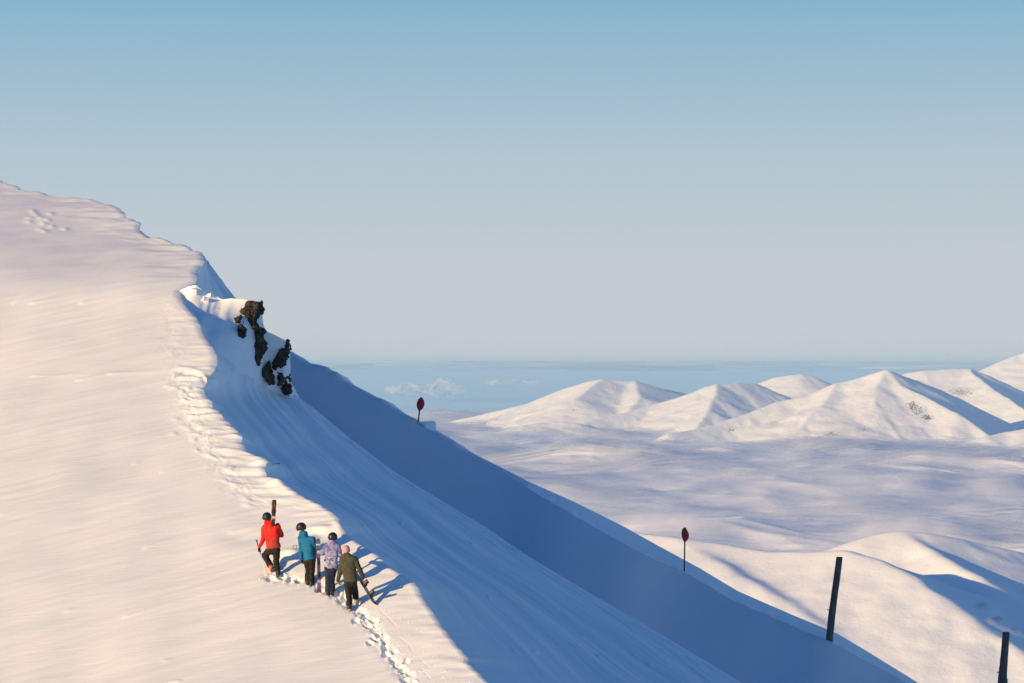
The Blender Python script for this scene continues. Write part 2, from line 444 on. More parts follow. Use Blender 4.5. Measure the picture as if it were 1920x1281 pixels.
y2 = np.interp(xs2, s2[:, 0], s2[:, 1]); Y2 = np.interp(xs2, s2[:, 0], s2[:, 2])
def smooth(a, k):
    a = a.copy(); pad = np.concatenate([2 * a[0] - a[1:k + 1][::-1], a, 2 * a[-1] - a[-k - 1:-1][::-1]])
    w_ = np.exp(-np.linspace(-2.2, 2.2, 2 * k + 1) ** 2); return np.convolve(pad, w_ / w_.sum(), 'valid')
Y2 = smooth(Y2, 80); y2s = smooth(y2, 60)
for _ in range(2): y2[1:-1] = 0.25 * y2[:-2] + 0.5 * y2[1:-1] + 0.25 * y2[2:]
y2 += -1.6 * np.clip(fbm2(xs2 / 9.0, xs2 * 0, 3, 71), 0, 1) * sstep(985, 860, xs2)
b2s = smooth(np.interp(xs2, [p[0] for p in BDY], [p[1] for p in BDY]), 40)
b2 = b2s.copy()
b2 = b2 + 2.2 * fbm2(xs2 / 34, xs2 * 0 + 3, 4, 72, 0.5) * sstep(960, 1020, xs2)
sk = at(xs2, y2, Y2)
Yb = Y2 - 0.3 - 0.17 * b2s
bd = at(xs2 - 4, y2 + b2, Yb)
hang = 0.0 * sstep(930, 1060, xs2)                       # wind lip that overhangs the lee wall
lo = at(xs2 - 120, y2s + b2s + 330, Yb - 11.0)
n1, n2_ = 14, 120
strip = sk[:, None] + (bd - sk)[:, None] * np.linspace(0, 1, n1)[None, :, None]
tt_ = np.linspace(0, 1, n2_)[None, 1:, None]; bds = at(xs2 - 4, y2s + b2s, Yb)
fade = np.exp(-(tt_ / 0.022))
low = bds[:, None] * (1 - fade) + bd[:, None] * fade + (lo - bds)[:, None] * tt_
hg = hang[:, None] * sstep(0, 0.035, tt_[..., 0]) * (1 - tt_[..., 0]); low[..., 1] += hg; low[..., 2] -= 0.12 * hg
bkA = sk + np.array([0.4, 1.2, -0.25]); bkB = bkA + np.array([3, 8, -8.0]); bkC = bkB + np.array([20, 40, -80.0])
fl1 = lo + np.array([-2.0, -9.0, -2.5]); fl2 = fl1 + np.array([-2.0, -34.0, -9.0])   # unseen gully floor, added to block light from below the frame
R2 = np.concatenate([np.stack([bkC, bkB, bkA], 1), strip, low, np.stack([fl1, fl2], 1)], 1)
rn = grid_normals(R2); rn *= np.sign(rn[..., 2:3])
rd = 0.10 * fbm2(R2[..., 0] / 14.0, R2[..., 2] / 4.0, 2, 73) + 0.006 * fbm2(R2[..., 0] / .5, R2[..., 2] / .5, 2, 74)
rd[:, :4] = 0; rd[:, 4:3 + n1] *= 0.6
R2 += rn * rd[..., None]
rg = mesh_obj('shaded_ridge', R2.reshape(-1, 3), grid_faces(*R2.shape[:2]), M['snow_face'], kind='structure')
rg.data.materials.append(M['snow_shade_tint'])
mi2 = np.zeros((R2.shape[0] - 1, R2.shape[1] - 1), np.int32); mi2[:, 3 + n1 - 1:] = 1; mi2[xs2[:-1] < 990, 3:] = 1  # face and left rim take the painted shade tone
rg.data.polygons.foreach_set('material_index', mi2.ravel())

# ------------------------------------------------------------------ far terrain as ridge networks
def tent(name, ridges, x0, x1, y0, y1, nx, ny, floor, rough, mat, seed, k=0.02, rockspots=(), soft=0):
    gx = np.linspace(x0, x1, nx); gy = np.linspace(y0, y1, ny)
    GX, GY = np.meshgrid(gx, gy)
    wx = GX + rough[1] * rough[2] * fbm2(GX / rough[1], GY / rough[1], 3, seed + 3); wy = GY + rough[1] * rough[2] * fbm2(GX / rough[1], GY / rough[1], 3, seed + 9)
    acc = np.zeros(GX.shape); best = np.full(GX.shape, -1e9); hs_ = []
    for pts, ml, mr in ridges:
        P = [at(a, b, c) for a, b, c in pts]
        hr = np.full(GX.shape, -1e9); ga = np.zeros(GX.shape); gd = np.zeros(GX.shape); cum_ = 0.0
        for p, q in zip(P[:-1], P[1:]):
            d = q - p; L2 = d[0] ** 2 + d[1] ** 2
            t = np.clip(((wx - p[0]) * d[0] + (wy - p[1]) * d[1]) / L2, 0, 1)
            ex, ey = wx - p[0] - t * d[0], wy - p[1] - t * d[1]
            dist = np.hypot(ex, ey)
            m = np.where(ex > 0, mr, ml)
            fr = np.clip(np.abs(ex) / (dist + 1e-6), 0, 1)
            m = fr * m + (1 - fr) * 0.5 * (ml + mr)
            hc_ = p[2] + t * d[2] - m * dist
            up_ = hc_ > hr; ga = np.where(up_, cum_ + t * math.sqrt(L2), ga); gd = np.where(up_, dist, gd); hr = np.maximum(hr, hc_); cum_ += math.sqrt(L2)
        u_ = rough[1] * 0.30
        hr = hr - rough[0] * 1.1 * sstep(0.1, 1.2, gd / rough[1]) * (0.6 - np.abs(fbm2((ga + 0.25 * gd) / u_, gd / (u_ * 6) + len(hs_) * 7.7, 3, seed + 60))) * 1.4
        hs_.append(hr)
    H = np.stack(hs_); mx = H.max(0)
    Z = mx + np.log(np.exp((H - mx) * k).sum(0)) / k * 0.5
    for _ in range(soft):
        Z[1:-1] = 0.25 * Z[:-2] + 0.5 * Z[1:-1] + 0.25 * Z[2:]; Z[:, 1:-1] = 0.25 * Z[:, :-2] + 0.5 * Z[:, 1:-1] + 0.25 * Z[:, 2:]
    amp = np.clip((mx.max() - Z) / (mx.max() - floor + 1e-6), 0, 1)
    Z = Z + rough[0] * (0.25 + 0.75 * amp) * (0.6 * fbm2(GX / rough[1], GY / rough[1] * 0.8, 5, seed, 0.55) - 0.3 * np.abs(fbm2(GX / (rough[1] * .38), GY / (rough[1] * .5), 3, seed + 40)))
    Z = np.maximum(Z, floor)
    o = mesh_obj(name, np.stack([GX, GY, Z], -1).reshape(-1, 3), grid_faces(ny, nx), mat, kind='structure')
    u = CX + GX / GY * F; v = HY - Z / GY * F
    rk = np.zeros(GX.shape)
    for (px, py, sx, sy, w) in rockspots:
        rk = np.maximum(rk, w * np.exp(-(((u - px) / sx) ** 2 + ((v - py) / sy) ** 2)))
    set_attr(o, 'rock', rk)
    return o

def far_snow(name, nscale, rock=(0.10, 0.10, 0.11), thr=0.5, bumpd=4.0):
    m, n, l, b = principled(name, (0.92, 0.92, 0.93), 0.75, 0.1)
    at_ = n.new('ShaderNodeAttribute'); at_.attribute_name = 'rock'
    t = tex_noise(n, l, nscale * 2.2, 5, 0.75)
    mul = n.new('ShaderNodeMath'); mul.operation = 'MULTIPLY_ADD'; mul.inputs[1].default_value = 0.9; 
    l.new(at_.outputs['Fac'], mul.inputs[0])
    sub = n.new('ShaderNodeMath'); sub.operation = 'SUBTRACT'; sub.inputs[1].default_value = 1.0
    l.new(t.outputs[0], sub.inputs[0]); l.new(sub.outputs[0], mul.inputs[2])
    r = ramp(n, l, mul.outputs[0], [(0.10, (0.92, 0.92, 0.93)), (0.26, rock)])
    l.new(r.outputs[0], b.inputs['Base Color'])
    t2 = tex_noise(n, l, nscale * 0.5, 6, 0.7)
    bp = n.new('ShaderNodeBump'); bp.inputs['Strength'].default_value = 0.5; bp.inputs['Distance'].default_value = bumpd
    l.new(t2.outputs[0], bp.inputs['Height']); l.new(bp.outputs[0], b.inputs['Normal'])
    return m
M['far'] = far_snow('mountain_snow', 0.045, bumpd=9.0)
M['mid'] = far_snow('hill_snow', 0.45, (0.16, 0.13, 0.11), bumpd=1.1)

MR = [
 ([(835,790,12000),(924,772,11900),(992,755,11800),(1059,727,11700),(1110,714,11650),(1132,711,11600),(1189,716,11600),(1234,727,11700),(1290,738,11800)], .42, .42),
 ([(1132,711,11600),(1080,745,11200),(1060,790,10900)], .40, .27),
 ([(1189,716,11600),(1200,745,11200),(1180,775,10900)], .40, .27),
 ([(980,797,10600),(1040,789,10650),(1080,792,10600)], .3, .3),
 ([(1099,792,10700),(1177,772,10900),(1234,755,11000),(1290,738,11000),(1329,724,11000),(1346,720,11000),(1380,718,11050),(1419,719,11150)], .42, .42),
 ([(1346,720,11000),(1338,745,10700),(1328,770,10450),(1310,800,10200)], .40, .36),
 ([(1400,730,12300),(1419,719,12200),(1453,707,12100),(1498,700,12000),(1520,703,12000),(1554,719,12100),(1600,740,12200)], .4, .4),
 ([(1256,812,9500),(1346,792,9700),(1402,775,9800),(1459,752,9900),(1515,741,9950),(1571,719,10000),(1616,707,10000),(1664,695,10000),(1678,699,10030),(1740,722,10400),(1800,748,10800)], .5, .5),
 ([(1571,719,10000),(1540,760,9700),(1500,800,9450)], .38, .27),
 ([(1664,695,10000),(1644,725,9820),(1640,755,9650),(1655,785,9500),(1690,822,9300)], .38, .50),
 ([(1664,695,10000),(1688,722,9850),(1740,744,9700),(1796,775,9520),(1860,818,9350)], .42, .75),
 ([(1680,705,12400),(1706,697,12300),(1740,693,12200),(1785,691,12200),(1819,692,12200),(1841,699,12200),(1880,716,12300),(1920,733,12400),(2050,790,12600)], .4, .5),
 ([(1819,692,12200),(1850,720,11800),(1900,752,11400),(1960,790,11000)], .4, .7),
 ([(1820,703,14000),(1847,693,14000),(1880,677,14000),(1909,665,14000),(1960,650,14000),(2100,680,14000)], .4, .5),
 ([(1810,830,9000),(1850,815,9050),(1880,809,9100),(1920,803,9100),(2100,795,9100)], .35, .4),
]
tent('far_mountain', MR, -700, 3900, 8700, 15200, 620, 620, -420, (7.0, 240.0, 0.05), M['far'], 101, 0.06,
     [(1712,762,26,20,.82),(1738,782,26,16,.82),(1720,772,46,30,.74),(1800,735,60,26,.76),(1370,805,30,16,.74),(1450,795,50,18,.70),(1620,805,50,18,.70),(1070,770,50,18,.68),(1310,745,14,24,.68),(1560,815,50,14,.76),(1500,760,80,30,.6),(1180,770,30,12,.5),(1880,740,30,10,.6)], 2)

HR = [
 ([(1100,985,2400),(1195,997,2320),(1230,1005,2300),(1288,1010,2280),(1346,1018,2260),(1396,1025,2245),(1442,1032,2230),(1527,1034,2200),(1590,1034,2180)], .34, .34),
 ([(1250,1008,2300),(1330,1045,2215),(1400,1085,2130),(1470,1125,2070),(1530,1170,2010),(1570,1225,1965)], .30, .42),
 ([(1590,1034,2180),(1650,1050,2140),(1712,1078,2095),(1760,1113,2050),(1830,1163,1995),(1930,1230,1930),(2050,1318,1860)], .36, .46),
 ([(1540,1040,2420),(1565,1029,2420),(1604,1014,2420),(1650,999,2420),(1689,995,2420),(1739,997,2420),(1797,1006,2425),(1855,1020,2430),(1920,1035,2440),(2100,1080,2470)], .36, .42),
 ([(1700,1003,2410),(1750,1032,2345),(1800,1060,2290),(1850,1090,2240)], .5, .45),
]
tent('snow_hill', HR, -60, 800, 1780, 2640, 580, 560, -420, (1.1, 40.0, 0.10), M['mid'], 131, 0.12,
     [(1840,1135,40,22,.72),(1870,1160,30,16,.75),(1700,1210,50,24,.62),(1780,1255,50,20,.62),(1565,1150,20,20,.5),(1740,1060,14,6,.7),(1640,1240,30,10,.6),(1900,1180,20,20,.7)], 25)

# ------------------------------------------------------------------ cloud sea
CZ = -312.0
def cloud_sheet(name, zoff, amp, seed, mat, kind='stuff'):
    ry = np.concatenate([np.linspace(768, 1060, 520), np.linspace(1061, 1180, 24)])
    rx = np.linspace(-900, 2700, 900)
    Yd = -CZ * F / (ry - HY)
    Yd = np.concatenate([[Yd[0] * 1.12], Yd])
    GY = np.repeat(Yd[:, None], len(rx), 1)
    GX = (rx[None, :] - CX) / F * GY
    ca = math.radians(14)
    a = GX * math.cos(ca) + GY * math.sin(ca); c = -GX * math.sin(ca) + GY * math.cos(ca)
    w = 240 * fbm2(a / 1700, c / 1500, 2, seed + 5)
    base = fbm2((a + w) / 1500, (c + w) / 1100, 3, seed)
    bil = np.zeros_like(GX); am = 1.0; kk = 1.0
    for i in range(3):
        bil += am * (1 - 2 * np.abs(noise2((a + 0.7 * w) / 620 * kk, (c + w) / 480 * kk, seed + 20 + i))) ; am *= 0.40; kk *= 2.1
    far_ = sstep(6500, 9000, GY); near_ = sstep(4200, 3000, GY)
    Z = CZ + zoff - 42 * far_ - 30 * near_ + amp * (1 - 0.30 * far_ - 0.5 * near_) * (0.70 * base + 0.46 * bil)
    Z[0] = CZ - 250; Z[-1] = CZ - 250
    return mesh_obj(name, np.stack([GX, GY, Z], -1).reshape(-1, 3), grid_faces(GX.shape[0], GX.shape[1], flip=True), mat, kind=kind)
mc, n, l, b = principled('cloud', (0.94, 0.94, 0.96), 1.0, 0.0)
M['cloud'] = mc
cs = cloud_sheet('cloud_sea', -12, 58.0, 201, M['cloud'])
tag(cs, 'soft sheet of low cloud filling the valley below the mountains', 'cloud', kind='stuff')

def vol_mat(name, dens, col=(0.96, 0.96, 0.98)):
    m = bpy.data.materials.new(name); m.use_nodes = True
    nn = m.node_tree.nodes; nn.remove(nn['Principled BSDF'])
    v = nn.new('ShaderNodeVolumePrincipled'); v.inputs['Color'].default_value = (*col, 1); v.inputs['Density'].default_value = dens
    v.inputs['Anisotropy'].default_value = 0.2
    m.node_tree.links.new(v.outputs[0], nn['Material Output'].inputs['Volume'])
    return m
me = cs.data; nv = len(me.vertices); co = np.empty(nv * 3); me.vertices.foreach_get('co', co); co = co.reshape(-1, 3)
nc_ = 900; nr_ = nv // nc_
G = co.reshape(nr_, nc_, 3)[1:-1]
top = G.copy(); top[..., 2] += 16 + 24 * fbm2(G[..., 0] / 520, G[..., 1] / 300, 4, 231)
Zs = G[..., 2].copy()
for _ in range(6): Zs[1:-1, 1:-1] = 0.25 * (Zs[:-2, 1:-1] + Zs[2:, 1:-1] + Zs[1:-1, :-2] + Zs[1:-1, 2:])
top[..., 2] += Zs - G[..., 2]
bot = G.copy(); bot[..., 2] -= 60
top = top[::2, ::3]; bot = bot[::2, ::3]
for arr in (top[0], top[-1], top[:, 0], top[:, -1]): arr[..., 2] -= 40
a_, b_ = top.shape[:2]
rim = [k for k in range(b_)] + [i * b_ + b_ - 1 for i in range(1, a_)] + [(a_ - 1) * b_ + k for k in range(b_ - 2, -1, -1)] + [i * b_ for i in range(a_ - 2, 0, -1)]
rim = np.array(rim); side = np.stack([rim, np.roll(rim, -1), np.roll(rim, -1) + a_ * b_, rim + a_ * b_], -1)
veil = mesh_obj('cloud_veil', np.concatenate([top.reshape(-1, 3), bot.reshape(-1, 3)]), np.concatenate([grid_faces(a_, b_, True), grid_faces(a_, b_) + a_ * b_, side[:, ::-1]]), vol_mat('cloud_vapour', 0.0026), kind='stuff')
tag(veil, 'thin mist lying over the top of the low cloud', 'mist')

# feathery upper layers of the cloud: thin broken sheets one above the other
def fluff_mat(k, lo_, hi_, amax):
    m = bpy.data.materials.new('cloud_fluff'); m.use_nodes = True
    n, l = m.node_tree.nodes, m.node_tree.links
    n.remove(n['Principled BSDF'])
    t = tex_noise(n, l, 0.0019, 6, 0.55, mapping=((0, 0, math.radians(-14)), (0.8, 1.15, 1.0)))
    t.inputs['Distortion'].default_value = 0.6
    r = ramp(n, l, t.outputs[0], [(lo_, (0, 0, 0)), (hi_, (amax, amax, amax))])
    d = n.new('ShaderNodeBsdfDiffuse'); d.inputs[0].default_value = (0.94, 0.955, 0.99, 1)
    tr_ = n.new('ShaderNodeBsdfTranslucent'); tr_.inputs[0].default_value = (0.94, 0.955, 0.99, 1)
    tp = n.new('ShaderNodeBsdfTransparent')
    m1 = n.new('ShaderNodeMixShader'); m1.inputs[0].default_value = 0.45; l.new(d.outputs[0], m1.inputs[1]); l.new(tr_.outputs[0], m1.inputs[2])
    m2 = n.new('ShaderNodeMixShader'); l.new(r.outputs[0], m2.inputs[0]); l.new(tp.outputs[0], m2.inputs[1]); l.new(m1.outputs[0], m2.inputs[2])
    l.new(m2.outputs[0], n['Material Output'].inputs['Surface'])
    return m
FV, FF, FM = [], [], []
base_ = G[::2, ::3]; NB = base_.shape[0] * base_.shape[1]
for k in range(5):
    L_ = base_.copy(); L_[..., 2] += 4 + 8.0 * k + 26 * (0.35 - np.abs(noise2(base_[..., 0] / 520, base_[..., 1] / 400, 261))) + 9 * fbm2(base_[..., 0] / 300, base_[..., 1] / 240, 3, 262 + k)
    FV.append(L_.reshape(-1, 3)); q = grid_faces(base_.shape[0], base_.shape[1], True); FF.append(q + k * NB); FM.append(np.full(len(q), k, np.int32))
fl = mesh_obj('cloud_fluff', np.concatenate(FV), np.concatenate(FF), kind='stuff')
for k in range(5): fl.data.materials.append(fluff_mat(k, 0.41 + 0.03 * k, 0.57 + 0.03 * k, 0.74 - 0.05 * k))
fl.data.polygons.foreach_set('material_index', np.concatenate(FM))
tag(fl, 'feathery broken wisps on top of the low cloud sheet', 'cloud')

# ------------------------------------------------------------------ plain / sea to the horizon
mp, n, l, b = principled('far_sea', (0.50, 0.82, 1.0), 0.9, 0.1)
R_ = 900000.0
mesh_obj('sea', [(-R_, -R_, -900), (R_, -R_, -900), (R_, R_, -900), (-R_, R_, -900)], [(0, 1, 2, 3)], mp, smooth=False, kind='structure')


# ------------------------------------------------------------------ solids from distance fields
def surface_net(f, lo, hi, h):
    lo = np.asarray(lo, float); hi = np.asarray(hi, float)
    n = np.maximum(np.ceil((hi - lo) / h).astype(int) + 1, 4)
    ax = [lo[i] + h * np.arange(n[i]) for i in range(3)]
    G = np.stack(np.meshgrid(*ax, indexing='ij'), -1)
    V = f(G)
    ins = V < 0
    c = np.zeros(tuple(n - 1), int)
    sl = lambda d: tuple(slice(d[i], d[i] + n[i] - 1) for i in range(3))
    corners = [(a, b, d) for a in (0, 1) for b in (0, 1) for d in (0, 1)]
    for d in corners: c += ins[sl(d)]
    act = (c > 0) & (c < 8)
    acc = np.zeros(act.shape + (3,)); cnt = np.zeros(act.shape)
    for d0 in corners:
        for k in range(3):
            if d0[k]: continue
            d1 = list(d0); d1[k] = 1; d1 = tuple(d1)
            a, b = V[sl(d0)], V[sl(d1)]
            cr = (a < 0) != (b < 0)
            t = np.where(cr, a / np.where(cr, a - b, 1), 0)
            p = np.zeros(act.shape + (3,)); p[...] = d0
            p[..., k] = t
            acc += np.where(cr[..., None], p, 0); cnt += cr
    idx = -np.ones(act.shape, int); idx[act] = np.arange(act.sum())
    ijk = np.argwhere(act)
    verts = lo + h * (ijk + acc[act] / np.maximum(cnt[act], 1)[:, None])
    quads = []
    for k in range(3):
        u, v = (k + 1) % 3, (k + 2) % 3
        s0 = [slice(1, n[i] - 1) for i in range(3)]; s0[k] = slice(0, n[k] - 1)
        s1 = list(s0); s1[k] = slice(1, n[k])
        a, b = ins[tuple(s0)], ins[tuple(s1)]
        for flip, m in ((False, a & ~b), (True, ~a & b)):
            p = np.argwhere(m)
            if not len(p): continue
            off = np.ones(3, int); off[k] = 0
            p = p + off
            def cell(du, dv):
                q = p.copy(); q[:, u] += du; q[:, v] += dv
                return idx[q[:, 0], q[:, 1], q[:, 2]]
            qd = np.stack([cell(-1, -1), cell(0, -1), cell(0, 0), cell(-1, 0)], -1)
            quads.append(qd[:, ::-1] if flip else qd)
    q = np.concatenate(quads)
    return verts, q[(q >= 0).all(1)]

def cone(P, a, b, ra, rb):
    a = np.asarray(a, float); b = np.asarray(b, float); d = b - a
    t = np.clip(((P - a) @ d) / (d @ d + 1e-9), 0, 1)
    return np.linalg.norm(P - a - t[..., None] * d, axis=-1) - (ra + (rb - ra) * t)
def ball(P, c, r):
    r = np.asarray(r, float) * np.ones(3)
    q = (P - np.asarray(c, float)) / r
    return (np.linalg.norm(q, axis=-1) - 1) * r.min()
def smin(a, b, k):
    h = np.clip(0.5 + 0.5 * (b - a) / k, 0, 1)
    return b + (a - b) * h - k * h * (1 - h)
def smax(a, b, k): return -smin(-a, -b, k)
def sdf_obj(name, f, lo, hi, h, mat, parent=None, kind=None):
    v, q = surface_net(f, lo, hi, h)
    return mesh_obj(name, v, q, mat, parent, True, kind)
def bounds(pts, pad):
    p = np.array(pts, float); return p.min(0) - pad, p.max(0) + pad

# ------------------------------------------------------------------ materials for rock, cloth, gear
def rock_mat():
    m, n, l, b = principled('schist', (0.1, 0.085, 0.07), 0.9, 0.2)
    t = tex_noise(n, l, 3.0, 8, 0.7); t2 = tex_noise(n, l, 16.0, 6, 0.7)
    r = ramp(n, l, t.outputs[0], [(0.30, (0.014, 0.013, 0.013)), (0.50, (0.045, 0.037, 0.030)), (0.66, (0.12, 0.092, 0.062)), (0.80, (0.17, 0.14, 0.11))])
    l.new(r.outputs[0], b.inputs['Base Color'])
    bp = n.new('ShaderNodeBump'); bp.inputs['Strength'].default_value = 0.9; bp.inputs['Distance'].default_value = 0.05
    l.new(t2.outputs[0], bp.inputs['Height']); l.new(bp.outputs[0], b.inputs['Normal'])
    return m
M['rock'] = rock_mat()

def cloth(name, col, var=0.12, rough=0.75, bump=0.4):
    m, n, l, b = principled(name, col, rough, 0.25)
    t = tex_noise(n, l, 14.0, 4, 0.6)
    r = ramp(n, l, t.outputs[0], [(0.3, tuple(c * (1 - var) for c in col)), (0.7, tuple(c * (1 + var) for c in col))])
    l.new(r.outputs[0], b.inputs['Base Color'])
    t2 = tex_noise(n, l, 22.0, 3, 0.5, mapping=((0, 0, 0), (1, 1, 0.5)))
    bp = n.new('ShaderNodeBump'); bp.inputs['Strength'].default_value = bump; bp.inputs['Distance'].default_value = 0.02
    l.new(t2.outputs[0], bp.inputs['Height']); l.new(bp.outputs[0], b.inputs['Normal'])
    return m
def red_cloth():
    m, n, l, b = principled('red_shell', (0.6, 0.02, 0.01), 0.65, 0.3)
    tc = n.new('ShaderNodeTexCoord'); sp = n.new('ShaderNodeSeparateXYZ'); l.new(tc.outputs['Object'], sp.inputs[0])
    a = n.new('ShaderNodeMath'); a.operation = 'MULTIPLY_ADD'; a.inputs[1].default_value = -0.55
    l.new(sp.outputs['X'], a.inputs[0]); l.new(sp.outputs['Z'], a.inputs[2])
    # the lower panel of the torso is a brick red; sleeves keep the bright red
    r = ramp(n, l, a.outputs[0], [(0.0, (0.36, 0.035, 0.02)), (0.985, (0.36, 0.035, 0.02)), (1.0, (0.62, 0.012, 0.010))])
    mr = n.new('ShaderNodeMapRange'); mr.inputs['From Min'].default_value = 0.0; mr.inputs['From Max'].default_value = 1.13
    l.new(a.outputs[0], mr.inputs['Value']); l.new(mr.outputs[0], r.inputs[0])
    lt = n.new('ShaderNodeMath'); lt.operation = 'LESS_THAN'; lt.inputs[1].default_value = -0.30
    l.new(sp.outputs['X'], lt.inputs[0])
    mx = n.new('ShaderNodeMix'); mx.data_type = 'RGBA'
    l.new(lt.outputs[0], mx.inputs['Factor']); l.new(r.outputs[0], mx.inputs[6]); mx.inputs[7].default_value = (0.62, 0.012, 0.010, 1)
    l.new(mx.outputs[2], b.inputs['Base Color'])
    return m
def camo_cloth():
    m, n, l, b = principled('lavender_print', (0.3, 0.3, 0.5), 0.8, 0.2)
    v = n.new('ShaderNodeTexVoronoi'); v.inputs['Scale'].default_value = 16.0; v.distance = 'MANHATTAN'
    tc = n.new('ShaderNodeTexCoord'); t = tex_noise(n, l, 9.0, 4, 0.6)
    ad = n.new('ShaderNodeMixRGB'); ad.inputs[0].default_value = 0.25
    l.new(tc.outputs['Object'], ad.inputs[1]); l.new(t.outputs['Color'], ad.inputs[2]); l.new(ad.outputs[0], v.inputs['Vector'])
    sp = n.new('ShaderNodeSeparateColor'); l.new(v.outputs['Color'], sp.inputs[0])
    r = ramp(n, l, sp.outputs[0], [(0.15, (0.13, 0.14, 0.32)), (0.40, (0.23, 0.235, 0.44)), (0.65, (0.34, 0.33, 0.52)), (0.85, (0.48, 0.46, 0.60))])
    r.color_ramp.interpolation = 'CONSTANT'
    l.new(r.outputs[0], b.inputs['Base Color'])
    return m
M['red'] = red_cloth(); M['teal'] = cloth('teal_shell', (0.008, 0.135, 0.29)); M['lav'] = camo_cloth(); M['olive'] = cloth('olive_shell', (0.060, 0.060, 0.036))
M['black'] = cloth('black_trouser', (0.014, 0.013, 0.013), bump=0.6); M['navy'] = cloth('navy_trouser', (0.018, 0.022, 0.055), bump=0.6)
M['helmet'] = principled('helmet_shell', (0.014, 0.014, 0.015), 0.38, 0.5)[0]
M['pink'] = cloth('pink_knit', (0.58, 0.33, 0.31), bump=0.8)
M['skin'] = principled('skin', (0.50, 0.30, 0.21), 0.6, 0.3)[0]
M['glove_black'] = cloth('glove_black', (0.02, 0.017, 0.017)); M['glove_tan'] = cloth('glove_tan', (0.34, 0.20, 0.12)); M['glove_brown'] = cloth('glove_brown', (0.06, 0.03, 0.025))
M['boot_orange'] = principled('boot_orange', (0.62, 0.09, 0.02), 0.4, 0.5)[0]; M['boot_navy'] = principled('boot_navy', (0.03, 0.045, 0.10), 0.4, 0.5)[0]
M['boot_dark'] = principled('boot_dark', (0.03, 0.03, 0.03), 0.6, 0.4)[0]; M['boot_grey'] = principled('boot_grey', (0.40, 0.38, 0.35), 0.7, 0.3)[0]
M['plastic'] = principled('black_plastic', (0.012, 0.012, 0.013), 0.45, 0.5)[0]
M['steel'] = principled('steel', (0.35, 0.35, 0.36), 0.35, 0.5)[0]; M['steel'].node_tree.nodes['Principled BSDF'].inputs['Metallic'].default_value = 0.9
M['white'] = principled('white_paint', (0.75, 0.74, 0.72), 0.5, 0.4)[0]; M['blue'] = principled('blue_paint', (0.05, 0.14, 0.42), 0.4, 0.5)[0]
M['darkred'] = principled('dark_red_plastic', (0.16, 0.015, 0.015), 0.6, 0.3)[0]

# ------------------------------------------------------------------ rocks in the spur
def poly_sdf(x, z, pts):
    d = np.full(x.shape, 1e9); sgn = np.ones(x.shape)
    n = len(pts)
    for i in range(n):
        ax, az = pts[i]; bx, bz = pts[i - 1]
        ex, ez = bx - ax, bz - az; wx, wz = x - ax, z - az
        t = np.clip((wx * ex + wz * ez) / (ex * ex + ez * ez + 1e-12), 0, 1)
        d = np.minimum(d, (wx - ex * t) ** 2 + (wz - ez * t) ** 2)
        c1 = z >= az; c2 = z < bz; c3 = ex * wz > ez * wx
        fl = (c1 & c2 & c3) | (~c1 & ~c2 & ~c3)
        sgn = np.where(fl, -sgn, sgn)
    return sgn * np.sqrt(d)
def rock(name, label, pts, Y, thick, rough=0.085, h=0.020, group='rocks in the snow spur'):
    if Y is None: Y = spur_depth(np.mean([p[0] for p in pts]), np.mean([p[1] for p in pts])) + 0.12
    c = at(np.mean([p[0] for p in pts]), max(p[1] for p in pts), Y)
    L = [tuple((at(p[0], p[1], Y) - c)[[0, 2]]) for p in pts]
    lo = np.array([min(p[0] for p in L) - .12, -thick - .12, min(p[1] for p in L) - .12]); hi = np.array([max(p[0] for p in L) + .12, thick + .12, max(p[1] for p in L) + .12])
    sd = int(abs(pts[0][0] * 7 + pts[0][1]))
    def f(P):
        x, y, z = P[..., 0], P[..., 1], P[..., 2]
        w = 0.06 * fbm3(x * 4, y * 4, z * 4, 2, sd)
        d2 = poly_sdf(x + w, z - w, L)
        d = smax(d2, np.abs(y) - thick * np.clip(0.55 - 1.4 * d2 / 0.5, 0.35, 1.0), 0.10)
        # slanting cleavage and blocky steps
        k = (x * 0.55 + z * 0.83) * 9 + 2.0 * noise3(x * 2, y * 2, z * 2, sd + 5)
        st = np.abs((k % 1.0) - 0.5) - 0.25
        return d + rough * (0.9 * st + 0.8 * fbm3(x * 7, y * 7, z * 7, 3, sd + 3) + 0.5 * np.abs(noise3(x * 16, y * 16, z * 16, sd + 7))) - 0.004
    o = sdf_obj(name, f, lo, hi, h, M['rock'])
    o.data.polygons.foreach_set('use_smooth', np.zeros(len(o.data.polygons), bool))
    o.location = tuple(c)
    tag(o, label, 'rock', group)
    return o
YR = 83.9
rock('rock', 'large sunlit brown rock at the top of the snow spur', [(449,584),(459,574),(469,565),(480,568),(491,567),(493,580),(487,593),(482,605),(487,612),(496,620),(494,628),(476,622),(466,611),(462,600),(453,591)], None, 0.50)
rock('rock', 'small dark block tucked left below the big sunlit rock', [(435,606),(440,596),(451,590),(454,600),(452,609),(444,613)], None, 0.35)
rock('rock', 'tapering dark fang of rock below the small left block', [(436,623),(443,627),(446,612),(454,606),(460,620),(456,634),(450,645)], None, 0.35)
rock('rock', 'dark central rock band running down from the sunlit rock', [(474,619),(494,620),(497,636),(501,652),(495,668),(488,676),(487,690),(475,677),(468,667),(470,645),(480,634)], None, 0.45)
rock('rock', 'tall black rock tower at the right edge of the spur', [(536,640),(543,638),(545,657),(537,680),(530,692),(521,689),(511,693),(515,670),(525,655),(535,652)], None, 0.45)
rock('rock', 'squat black rock directly under the tall tower, left of its neighbour', [(517,693),(528,695),(534,706),(530,721),(523,722),(518,711)], None, 0.35)
rock('rock', 'broken black rock lowest at the right foot of the spur', [(534,703),(543,698),(547,711),(541,716),(546,724),(549,734),(541,742),(532,738),(527,728),(534,721)], None, 0.35)
